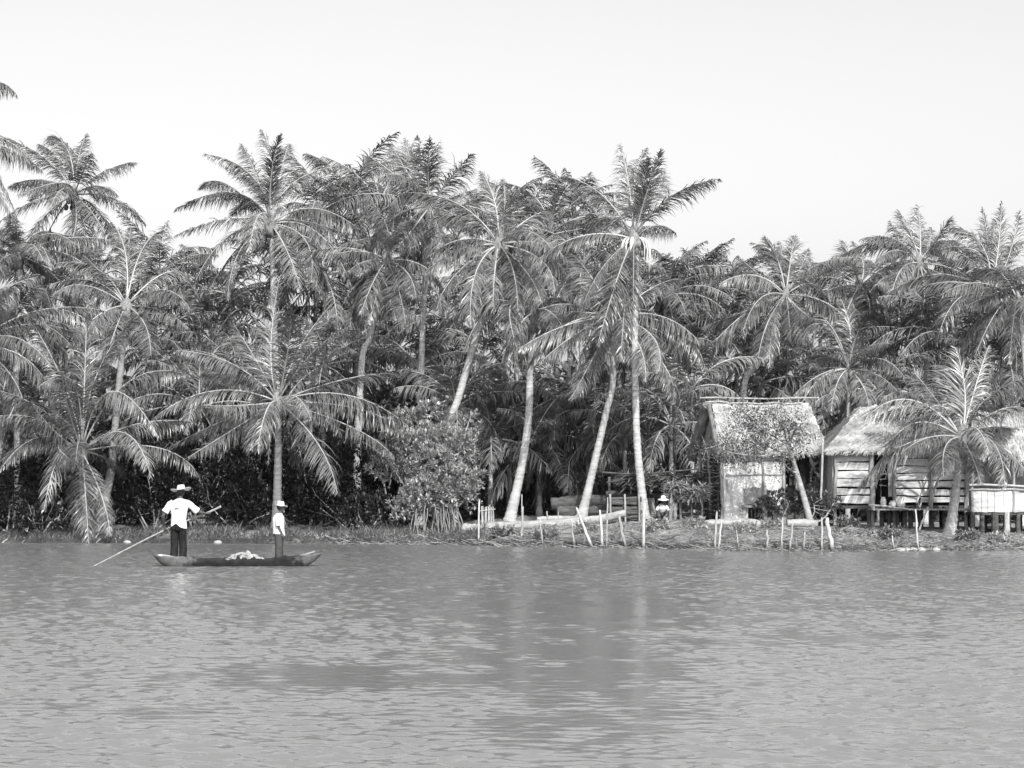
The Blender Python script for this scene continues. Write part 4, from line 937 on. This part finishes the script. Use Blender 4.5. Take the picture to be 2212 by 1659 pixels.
def hut3():
    Y = 77.0; x0 = P(2180,0,Y)[0]; zb = G(x0,Y); root = thing('stilt_hut', (x0,Y,zb), 'low stilt hut with a pale boarded wall, cut by the right edge', 'hut', 'stilt huts at the right')
    L_, R_ = P(2098,0,Y)[0], P(2300,0,Y)[0]; zd = P(0,1106,Y)[2]; zt = P(0,1030,Y)[2]
    x = L_
    while x < R_:
        w = rng.uniform(.16,.34); mb = MB(); mb.box(V(x+w/2,Y+rng.normal(0,.012),(zd+P(0,1060,Y)[2])/2), (w-.012,.03,P(0,1060,Y)[2]-zd+rng.uniform(-.03,.03))); mb.build('wall_board', M['slat'], root); x += w
    for v in (1058,1048): mb = MB(); pole(mb, P(2094,v,Y-.05), P(2300,v+3,Y-.05), .035); mb.build('rail', M['stake'], root)
    mb = MB(); mb.box(V((L_+R_)/2,Y+1.5,zd-.05), (R_-L_,3,.09)); mb.build('floor', M['log'], root)
    mb = MB(); mb.box(V((L_+R_)/2,Y+2.9,(zd+2.9)/2), (R_-L_,.04,2.9-zd)); mb.build('back_wall', M['greyboard'], root)
    for u in (2098,2122,2150,2175,2200,2235,2280):
        for yy in (Y,Y+1.5,Y+2.8):
            a = P(u+rng.uniform(-4,4),1106,yy); b = a.copy(); b[2] = G(a[0],yy)-.1; mb = MB(); pole(mb, b, a, rng.uniform(.07,.13)); mb.build('stilt', M['stake' if u == 2175 else 'log'], root)
    for u in (2100,2190,2290):
        mb = MB(); pole(mb, P(u,1106,Y), P(u,990,Y), .05); mb.build('post', M['greyboard'], root)
    ze, zr = P(0,985,Y)[2], P(0,890,Y+1.6)[2]; rf = MB(); A, B = V(L_+.4,Y+1.5,zr), V(R_+.5,Y+1.5,zr)
    slab(rf, A, B, V(R_+.5,Y-.28,ze), V(L_-.15,Y-.28,ze), .15, wob=.05); slab(rf, B, A, V(L_-.15,Y+3.4,ze), V(R_+.5,Y+3.4,ze), .15)
    strands(rf, A, B, V(R_+.5,Y-.28,ze), V(L_-.15,Y-.28,ze), 3500, .4); rf.build('roof', M['thatch'], root)
hut3()

# ------------------------------------------------------------------ canoe, people
CY = 57.0; CX = (510-U0)/F*CY; q91 = PX(CY)
def cx(u): return (u-U0)/F*CY
def canoe():
    root = thing('dugout_canoe', (CX,CY,0), 'narrow weathered dugout canoe with a dark stained middle carrying two people', 'canoe')
    xs = np.linspace(-1,1,34); Lh = 1.76; rings = []; inner = []; ys_tilt = .07
    def sheer(t): return .17+.11*max(0,-t)**2.2+.15*max(0,t)**2.6+ (rng.normal(0,.012) if abs(t) < .7 else 0)
    for t in xs:
        w = .31*(1-abs(t)**3.4)**.6+.07; sh = sheer(t); X = t*Lh+ (0.09*t**5 if t > 0 else 0); yc = t*ys_tilt
        keel = -.16+.17*abs(t)**5+ (.09*t**8 if t > 0 else .03*t**8)
        over = .22*max(0,abs(t)-.75)/.25*(1 if t > 0 else -1)
        o = [(-1,sh),(-1.0,sh-.06),(-.96,sh*.4),(-.75,keel+.05),(-.3,keel),(.3,keel),(.75,keel+.05),(.96,sh*.4),(1.0,sh-.06),(1,sh)]
        i_ = [(.88,sh),(.82,sh*.4),(.6,keel+.11),(.2,keel+.07),(-.2,keel+.07),(-.6,keel+.11),(-.82,sh*.4),(-.88,sh)]
        full = [V(X+over*(z-keel)/max(sh-keel,.01), yc+y*w, z) for y,z in o+i_]; rings.append(full)
    mb = MB(); mb.rings(rings); h = mb.build('hull', M['hull'], root, org=np.zeros(3), smooth=True); 
    mb = MB(); mb.box(V(-1.58,-.11,.235), (.46,.34,.03), tilt=-.13); mb.build('stern_platform', M['board'], root, org=np.zeros(3))
    mb = MB(); mb.box(V(1.62,.12,.27), (.50,.26,.035), tilt=.30); mb.build('bow_platform', M['greyboard'], root, org=np.zeros(3))
    mb = MB(); mb.box(V(.62,.0,.14), (.12,.5,.03)); mb.build('thwart', M['greyboard'], root, org=np.zeros(3))
canoe()
def net():
    mb = MB(); nu_, nv_ = 46, 20; X0 = cx(532); a = np.linspace(-.62,.62,nu_); b = np.linspace(-.24,.24,nv_)
    A, B = np.meshgrid(a,b); hh = .13*np.exp(-(A+.12)**2/.09)*np.exp(-(B)**2/.05)+.09*np.exp(-A**2/.3)+.045*np.sin(A*17+1)*np.exp(-A**2/.3)*np.cos(B*9)+.04*np.sin(A*33+B*20)*np.exp(-A**2/.2)+.10*np.exp(-(A-.2)**2/.02)*np.exp(-B**2/.05)
    Z = .07+np.clip(hh+rng.normal(0,.014,A.shape),0,1); v = np.stack([A,B,Z],-1).reshape(-1,3); i = np.arange(nv_-1)[:,None]*nu_; j = np.arange(nu_-1)[None,:]
    mb.add(v, np.stack([i+j,i+j+1,i+nu_+j+1,i+nu_+j],-1))
    for k in range(46):
        t = rng.uniform(-.42,.42); p = []
        for s in np.linspace(0,1,7):
            x = t+.28*(s-.5)*rng.uniform(.5,1.2); y = rng.uniform(-.16,.12); z = .07+.13*math.exp(-(x+.12)**2/.09)*math.exp(-y*y/.05)+.10*math.exp(-x*x/.28)+.025
            p.append([x,y,z])
        mb.tube(curve(p,14), .011, 5)
    tag(mb.build('fishing_net', M['net'], org=None), 'pale heap of fishing net piled amidships in the canoe', 'fishing net').location = (X0,CY,0)
net()

def skin_body(name, verts, edges, radii, extra=(), sub=2, parent=None, mt='skin'):
    me = bpy.data.meshes.new('t'); me.from_pydata([tuple(v) for v in verts], edges, []); ob = bpy.data.objects.new('t', me); COL.objects.link(ob)
    md = ob.modifiers.new('s','SKIN'); 
    for i, r in enumerate(radii):
        sv = me.skin_vertices[0].data[i]; sv.radius = (r,r) if isinstance(r,(int,float)) else r
    me.skin_vertices[0].data[0].use_root = True
    s2 = ob.modifiers.new('u','SUBSURF'); s2.levels = s2.render_levels = sub
    dg = bpy.context.evaluated_depsgraph_get(); dg.update()
    out = bpy.data.meshes.new_from_object(ob.evaluated_get(dg)); bpy.data.objects.remove(ob, do_unlink=True)
    return out
def join_meshes(name, meshes, material):
    import bmesh
    bm = bmesh.new()
    for m_ in meshes: bm.from_mesh(m_)
    me = bpy.data.meshes.new(name); bm.to_mesh(me); bm.free(); me.materials.clear(); me.materials.append(material)
    for p in me.polygons: p.use_smooth = True; p.material_index = 0
    return me
def mbmesh(mb): return mb.mesh('t', [])
def hand(wrist, palm_dir, grip_axis, back, s=1.0, grip_r=.02):
    """palm from wrist along palm_dir; fingers curl round a shaft that runs along grip_axis; back = outward side of the hand"""
    w, d, g, b = [np.array(x, float) for x in (wrist, palm_dir, grip_axis, back)]
    d /= np.linalg.norm(d); g /= np.linalg.norm(g); b = b-d*(b@d); b /= np.linalg.norm(b)
    out = []
    mb = MB(); mb.tube([w-d*.02*s, w+d*.02*s, w+d*.055*s, w+d*.085*s], np.array([.026,.034,.040,.036])*s, 10, flat=.5, ref=tuple(b)); out.append(mbmesh(mb))
    for k, (o, l) in enumerate(((-1.5,.9),(-.5,1.05),(.5,1.0),(1.5,.78))):
        base = w+d*.078*s+g*o*.019*s; L = .03*l*s
        p1 = base+d*L+b*.004; p2 = p1+(-b)*L*1.0+d*L*.15; p3 = p2+(-b)*L*.3-d*L*.8
        mb = MB(); mb.tube([base-d*.02*s, base, p1, p2, p3], np.array([.009,.010,.0095,.009,.006])*s, 7); out.append(mbmesh(mb))
    base = w+d*.03*s-g*.034*s; p1 = base-g*.02*s-b*.02*s+d*.02*s; p2 = p1-b*.03*s+d*.015*s+g*.01*s
    mb = MB(); mb.tube([base, p1, p2], np.array([.013,.012,.008])*s, 7); out.append(mbmesh(mb))
    return out
def head_parts(c, r, face, s=1.0):
    """c head centre, face unit direction; returns skin meshes: skull, nose, ears, lips, brows"""
    f = np.array(face,float); f /= np.linalg.norm(f); sd = np.cross(f,[0,0,1.0]); out = []
    mb = MB()
    th = np.linspace(.03, math.pi-.03, 14); a = np.linspace(0,2*math.pi,20,endpoint=False); rg = []
    for t in th:
        z = -math.cos(t)*.118; ring = []
        for x in a:
            fx, sx = math.cos(x)*math.sin(t), math.sin(x)*math.sin(t)
            rf = .098 if fx > 0 else .095; jaw = 1-.22*max(0,-z/.118)*(1 if fx < .2 else .6)
            ring.append(c+s*(f*(fx*rf*jaw+ (.008 if z < -.05 and fx > 0 else 0))+sd*sx*.076*jaw+V(0,0,z)))
        rg.append(ring)
    mb.rings(rg); out.append(mbmesh(mb))
    mb = MB(); n0 = c+f*.092*s+V(0,0,.012*s); mb.tube([n0, n0+f*.018*s-V(0,0,.028*s), n0+f*.004*s-V(0,0,.042*s)], np.array([.009,.015,.010])*s, 7); out.append(mbmesh(mb))
    for q in (-1,1):
        mb = MB(); mb.ell(c+sd*q*.077*s-f*.008*s, (.014*s,.02*s,.032*s), 8, 6); out.append(mbmesh(mb))
        mb = MB(); e = c+f*.088*s+sd*q*.032*s+V(0,0,.022*s); mb.tube([e-sd*.016*s,e+sd*.016*s], .006*s, 6); out.append(mbmesh(mb))
    mb = MB(); l = c+f*.094*s-V(0,0,.055*s); mb.tube([l-sd*.022*s,l+f*.004,l+sd*.022*s], np.array([.004,.008,.004])*s, 6); out.append(mbmesh(mb))
    return out, sd
def add_part(name, me, parent, loc=None):
    o = bpy.data.objects.new(name, me); COL.objects.link(o); o.parent = parent; return o
def hat_mesh(c, r_crown, r_brim, h, tilt=(0,0), up=.02):
    mb = MB(); prof = [(r_brim*.97,-.012),(r_brim,0),(r_brim*.8,-.01),(r_crown*1.05,.0),(r_crown,.01),(r_crown*.97,h*.5),(r_crown*.86,h*.92),(r_crown*.72,h),(r_crown*.3,h*.86),(.01,h*.84)]
    rg = []
    for r,z in prof:
        ring = []
        for a in np.linspace(0,2*math.pi,28,endpoint=False):
            x, y = math.cos(a)*r, math.sin(a)*r*1.08; zz = z+(up*(abs(math.cos(a))**2)*(r/r_brim)**3 if r > r_crown*1.04 else 0)-(.012*math.cos(2*a)+.01*math.sin(3*a))*(r > r_crown*1.04)
            ring.append(c+V(x,y,zz+x*tilt[0]+y*tilt[1]))
        rg.append(ring)
    mb.rings(rg)
    # underside
    rg2 = [[p-V(0,0,.006) for p in rg[1]], [p-V(0,0,.008) for p in rg[2]], [p-V(0,0,.008) for p in rg[3]]]; mb.rings(rg2, close=False)
    return mb.mesh('hat', [M['hat']], smooth=True)
def garment(specs):
    """specs: list of (path, radii(rx), flat, ref)"""
    mb = MB()
    for path, rr, flat, ref in specs:
        p = curve(path, 22); r_ = np.interp(np.linspace(0,1,22), np.linspace(0,1,len(rr)), rr)*(1+rng.normal(0,.018,22))
        mb.tube(p, r_, 20, flat=flat, ref=ref, jitter=.022)
    return mb

def man():
    fx, fz = cx(386), .075; root = thing('person', (fx,CY,fz), 'man seen from behind in white shirt and dark trousers, poling the canoe', 'person')
    V_ = [V(-.01,0,.92), V(0,0,1.08), V(.01,.01,1.28), V(.015,.02,1.42), V(.03,.03,1.52), V(.04,.05,1.62)]
    R_ = [(.10,.10),(.09,.09),(.10,.10),(.08,.08),(.055,.055),(.05,.05)]
    E = [(0,1),(1,2),(2,3),(3,4),(4,5)]
    def chain(start, pts, rad):
        prev = start
        for p,r in zip(pts,rad):
            V_.append(p); R_.append((r,r)); E.append((prev,len(V_)-1)); prev = len(V_)-1
    chain(3, [V(-.18,.03,1.43),V(-.255,.02,1.32),V(-.37,-.02,1.12),V(-.375,.12,.97),V(-.36,.22,.85)], [.06,.055,.042,.038,.026])
    chain(3, [V(.2,.04,1.43),V(.29,.06,1.36),V(.42,.12,1.22),V(.53,.2,1.19),V(.61,.25,1.18)], [.06,.055,.042,.038,.026])
    chain(0, [V(-.10,0,.84),V(-.11,.02,.50),V(-.12,-.03,.12),V(-.12,-.03,.04),V(-.14,.14,.03)], [.085,.062,.042,.04,.032])
    chain(0, [V(.09,0,.84),V(.10,.05,.50),V(.10,-.01,.12),V(.10,-.01,.04),V(.12,.16,.03)], [.085,.062,.042,.04,.032])
    body = skin_body('b', V_, E, R_, sub=1)
    hc = V(.045,.055,1.68); hd, sd = head_parts(hc, .1, V(.12,1,-.12))
    # pole line
    def loc(u,v,dy=0): p = P(u,v,CY+dy); return p-V(fx,CY,fz)
    pa, pb, pc = loc(477.5,1094,.30), loc(447,1108,.30), loc(352,1147,.30); pe = loc(203,1223,.1)
    lh = hand(V(-.36,.22,.85), V(.0,.35,-1), pc-pb, V(-1,-.2,0)); rh = hand(V(.60,.245,1.18), V(1,.5,.0), pa-pb, V(0,-.4,1))
    me = join_meshes('body', [body]+hd+lh+rh, M['skin']); add_part('body', me, root)
    mb = MB(); mb.ell(hc+V(-.008,-.022,.02), (.087,.095,.112), 16, 10); add_part('hair', mb.mesh('hair',[M['hair']],smooth=True), root)
    add_part('hat', hat_mesh(hc+V(0,0,.045), .098, .245, .125, tilt=(.10,-.10), up=.05), root)
    # shirt
    nn = MB(); rings = []
    prof = [(.86,.0,.196,.155),(.92,.0,.19,.145),(1.02,.0,.178,.13),(1.14,.005,.182,.13),(1.26,.01,.205,.135),(1.36,.015,.222,.13),(1.43,.02,.215,.115),(1.475,.025,.165,.095),(1.51,.03,.10,.075),(1.525,.03,.07,.065)]
    for k,(z,xo,rx,ry) in enumerate(prof):
        ring = []
        for a in np.linspace(0,2*math.pi,36,endpoint=False):
            w = 1+.018*math.sin(a*7+z*22)+.015*math.sin(a*4-z*31)
            dz = 0
            if k == 0: dz = .075*math.exp(-((math.cos(a)+.25)/.35)**2)*(math.sin(a) < 0)-.05*max(0,math.cos(a))
            ring.append(V(xo+math.cos(a)*rx*w, .01+math.sin(a)*ry*w, z+dz))
        rings.append(ring)
    nn.rings(rings, close=False)
    for sh in (([V(-.13,.02,1.44),V(-.21,.025,1.38),V(-.275,.015,1.28),V(-.33,0,1.2)],[.07,.08,.078,.088]),([V(.13,.02,1.44),V(.23,.045,1.40),V(.33,.08,1.31),V(.43,.12,1.22)],[.07,.08,.08,.092])):
        c = curve(sh[0],12); nn.tube(c, np.interp(np.linspace(0,1,12),np.linspace(0,1,4),sh[1])*(1+rng.normal(0,.03,12)), 18, jitter=.03)
    shirt = add_part('shirt', nn.mesh('shirt',[M['cloth_white']],smooth=True), root)
    mk = MB(); a = np.linspace(-.42,-.05,2)
    zc = 1.275; pts = [(-.07,0),(.07,0),(.045,.028),(.012,.048),(-.02,.045),(-.05,.022)]
    bk = [V(-.03+x,-.142+abs(x)*.1,zc+z) for x,z in pts]; mk.rings([bk,[p+V(0,.008,0) for p in bk]]); o = add_part('back_print', mk.mesh('p',[M['mark']]), shirt)
    # trousers
    tr = MB(); rg = []
    for z,rx,ry in ((.97,.155,.105),(.93,.16,.11),(.86,.172,.12),(.76,.18,.12)):
        rg.append([V(-.005+math.cos(t)*rx, math.sin(t)*ry, z) for t in np.linspace(0,2*math.pi,28,endpoint=False)])
    tr.rings(rg)
    for sx, yk in ((-.095,.02),(.09,.05)):
        c = curve([V(sx*.95,0,.90),V(sx,.01,.70),V(sx*1.05,yk,.48),V(sx*1.15,-.01,.2),V(sx*1.15,-.02,.06)],20)
        tr.tube(c, np.interp(np.linspace(0,1,20),[0,.3,.6,1],[.10,.098,.09,.092])*(1+rng.normal(0,.03,20)), 18, jitter=.035)
    add_part('trousers', tr.mesh('trousers',[M['cloth_dark']],smooth=True), root)
    # the pole itself is held: a thing of its own
    mb = MB(); w = V(fx,CY,fz); pts = curve([pa+w,pb+w,pc+w,pe+w],24); ext = pe-pc; ext /= np.linalg.norm(ext); pts = np.vstack([pts, [pe+w+ext*.5]])
    mb.tube(pts, np.interp(np.linspace(0,1,25),[0,.1,.5,1],[.030,.026,.022,.016]), 9)
    tag(mb.build('punting_pole', M['stake'], org=pc+w, smooth=True), 'long pale punting pole slanting into the water, held by the man', 'pole')
man()

def boy():
    fx, fz = cx(603), .06; root = thing('person', (fx,CY,fz), 'boy in a brimmed hat, white shirt and grey trousers standing near the bow, facing right', 'person')
    V_ = [V(0,0,.74), V(-.01,0,.86), V(-.02,0,1.02), V(-.01,0,1.14), V(.02,0,1.20), V(.03,0,1.27)]; R_ = [(.10,.09),(.09,.08),(.10,.09),(.075,.06),(.042,.042),(.04,.04)]; E = [(0,1),(1,2),(2,3),(3,4),(4,5)]
    def chain(start, pts, rad):
        prev = start
        for p,r in zip(pts,rad): V_.append(p); R_.append((r,r)); E.append((prev,len(V_)-1)); prev = len(V_)-1
    chain(3, [V(-.01,-.13,1.13),V(-.02,-.17,1.05),V(0,-.18,.88),V(.05,-.17,.78),V(.09,-.15,.70)], [.045,.04,.032,.028,.02])
    chain(3, [V(.0,.13,1.13),V(.0,.17,1.05),V(.03,.18,.88),V(.08,.16,.78),V(.12,.14,.70)], [.045,.04,.032,.028,.02])
    chain(0, [V(-.01,-.07,.68),V(.0,-.08,.42),V(-.02,-.08,.1),V(-.02,-.08,.035),V(.10,-.09,.025)], [.065,.05,.034,.032,.026])
    chain(0, [V(.0,.07,.68),V(.02,.08,.42),V(.02,.08,.1),V(.02,.08,.035),V(.14,.09,.025)], [.065,.05,.034,.032,.026])
    body = skin_body('b', V_, E, R_, sub=1); s = .92
    hc = V(.045,0,1.335); hd, sd = head_parts(hc, .1, V(1,-.25,-.1), s)
    hs = hand(V(.09,-.15,.70), V(.3,.1,-1), V(1,0,.3), V(0,-1,0), .85)+hand(V(.12,.14,.70), V(.3,-.1,-1), V(1,0,.3), V(0,1,0), .85)
    add_part('body', join_meshes('body', [body]+hd+hs, M['skin']), root)
    mb = MB(); mb.ell(hc+V(-.022,0,.018), (.082,.078,.10), 14, 9); add_part('hair', mb.mesh('h',[M['hair']],smooth=True), root)
    add_part('hat', hat_mesh(hc+V(-.005,0,.04), .088, .165, .11, tilt=(-.12,0), up=.02), root)
    nn = MB(); rings = []
    for z,xo,rx,ry in ((.68,-.005,.125,.155),(.75,-.01,.122,.15),(.86,-.015,.115,.145),(.98,-.02,.12,.15),(1.07,-.02,.118,.16),(1.13,-.012,.095,.15),(1.17,.0,.07,.10),(1.195,.01,.055,.06)):
        rings.append([V(xo+math.cos(a)*rx*1.16*(1+.03*math.sin(a*5+z*25)), math.sin(a)*ry*(1+.02*math.sin(a*4-z*30)), z+(.03*math.sin(a*2) if z < .7 else 0)) for a in np.linspace(0,2*math.pi,30,endpoint=False)])
    nn.rings(rings, close=False)
    for q in (-1,1): nn.tube(curve([V(-.01,q*.09,1.13),V(-.015,q*.15,1.08),V(-.01,q*.18,.97),V(-.005,q*.18,.90)],10), [.055]*3+[.06]*7, 14, jitter=.03)
    add_part('shirt', nn.mesh('s',[M['cloth_white']],smooth=True), root)
    tr = MB(); tr.rings([[V(-.005+math.cos(t)*rx, math.sin(t)*ry, z) for t in np.linspace(0,2*math.pi,24,endpoint=False)] for z,rx,ry in ((.78,.105,.13),(.70,.115,.14),(.63,.115,.14))])
    for q in (-1,1): tr.tube(curve([V(-.005,q*.065,.7),V(0,q*.075,.5),V(.0,q*.08,.3),V(.0,q*.08,.08)],16), np.linspace(.098,.088,16), 16, jitter=.035)
    add_part('trousers', tr.mesh('t',[M['cloth_mid']],smooth=True), root)
boy()

def croucher():
    Y = 78.2; x = P(1431,0,Y)[0]; z = G(x,Y); root = thing('person', (x,Y,z), 'small figure in white hat and white shirt bending down between the log stacks', 'person')
    V_ = [V(.0,.1,.42),V(0,.03,.55),V(0,-.06,.68),V(.01,-.12,.76),V(.02,-.16,.82)]; R_ = [(.13,.11),(.12,.1),(.13,.1),(.07,.06),(.045,.045)]; E = [(0,1),(1,2),(2,3),(3,4)]
    def chain(start, pts, rad):
        prev = start
        for p,r in zip(pts,rad): V_.append(p); R_.append((r,r)); E.append((prev,len(V_)-1)); prev = len(V_)-1
    chain(2, [V(-.16,-.06,.66),V(-.24,-.14,.48),V(-.16,-.28,.36)], [.05,.038,.024]); chain(2, [V(.16,-.06,.66),V(.24,-.14,.48),V(.14,-.28,.36)], [.05,.038,.024])
    chain(0, [V(-.1,.02,.38),V(-.17,-.2,.42),V(-.14,-.02,.1),V(-.14,-.12,.03)], [.08,.06,.042,.035]); chain(0, [V(.1,.02,.38),V(.17,-.2,.42),V(.14,-.02,.1),V(.14,-.12,.03)], [.08,.06,.042,.035])
    body = skin_body('b', V_, E, R_, sub=1); hc = V(.02,-.2,.90); hd, sd = head_parts(hc, .1, V(.2,-1,-.4))
    hs = hand(V(-.16,-.28,.36), V(.2,-.4,-1), V(1,0,0), V(0,-1,.2))+hand(V(.14,-.28,.36), V(-.2,-.4,-1), V(1,0,0), V(0,-1,.2))
    add_part('body', join_meshes('body', [body]+hd+hs, M['skin']), root)
    add_part('hat', hat_mesh(hc+V(0,-.01,.04), .10, .23, .14, tilt=(0,.2), up=0), root)
    nn = MB(); nn.tube(curve([V(0,.13,.40),V(0,.05,.54),V(0,-.05,.67),V(.01,-.11,.76)],12), [.15,.16,.165,.17,.175,.18,.18,.175,.16,.13,.10,.08], 20, flat=.8, ref=(0,1,0), jitter=.03)
    for q in (-1,1): nn.tube([V(q*.12,-.06,.68),V(q*.19,-.09,.6),V(q*.23,-.13,.5)], [.06,.062,.06], 14)
    add_part('shirt', nn.mesh('s',[M['cloth_white']],smooth=True), root)
    tr = MB(); tr.ell(V(0,.1,.38),(.17,.16,.14),16,10)
    for q in (-1,1): tr.tube(curve([V(q*.1,.06,.38),V(q*.17,-.2,.42),V(q*.14,-.04,.12)],12), .085, 14)
    add_part('trousers', tr.mesh('t',[M['cloth_mid']],smooth=True), root)
croucher()
for o_ in COL.objects:
    if o_.name.startswith('person') and 'bending' in o_.get('label', ''): o_.scale = (.84,.84,.84)

# ------------------------------------------------------------------ camera, light, sky
cam = bpy.data.cameras.new('camera'); co = bpy.data.objects.new('camera', cam); COL.objects.link(co); S.camera = co
co.location = (0,0,H); co.rotation_euler = (R(90),0,0)
cam.sensor_width = 36; cam.lens = 36*F/2212; cam.shift_y = (V0-829.5)/2212; cam.clip_end = 2000; cam.clip_start = .1

ELEV, AZ = 39, 165      # azimuth clockwise from +Y (north)
s_dir = Vector((math.sin(R(AZ))*math.cos(R(ELEV)), math.cos(R(AZ))*math.cos(R(ELEV)), math.sin(R(ELEV))))
sl = bpy.data.lights.new('sun','SUN'); sl.energy = 2.2; sl.angle = R(.5); sl.color = (1,.995,.985)
so = bpy.data.objects.new('sun', sl); COL.objects.link(so); so.rotation_euler = s_dir.to_track_quat('Z','Y').to_euler()
w = bpy.data.worlds.new('World'); S.world = w; w.use_nodes = True; nt = w.node_tree
sky = nt.nodes.new('ShaderNodeTexSky'); sky.sky_type = 'NISHITA'; sky.sun_disc = False; sky.sun_elevation = R(ELEV); sky.sun_rotation = R(AZ)
sky.dust_density = 3.6; sky.air_density = 1.1; sky.ozone_density = 1.0
bw = nt.nodes.new('ShaderNodeRGBToBW'); bg = nt.nodes['Background']
nt.links.new(sky.outputs[0], bw.inputs[0]); nt.links.new(bw.outputs[0], bg.inputs['Color']); bg.inputs['Strength'].default_value = .104
S.view_settings.view_transform = 'Standard'; S.view_settings.look = 'None'; S.view_settings.exposure = 1.29; S.view_settings.gamma = 1.0
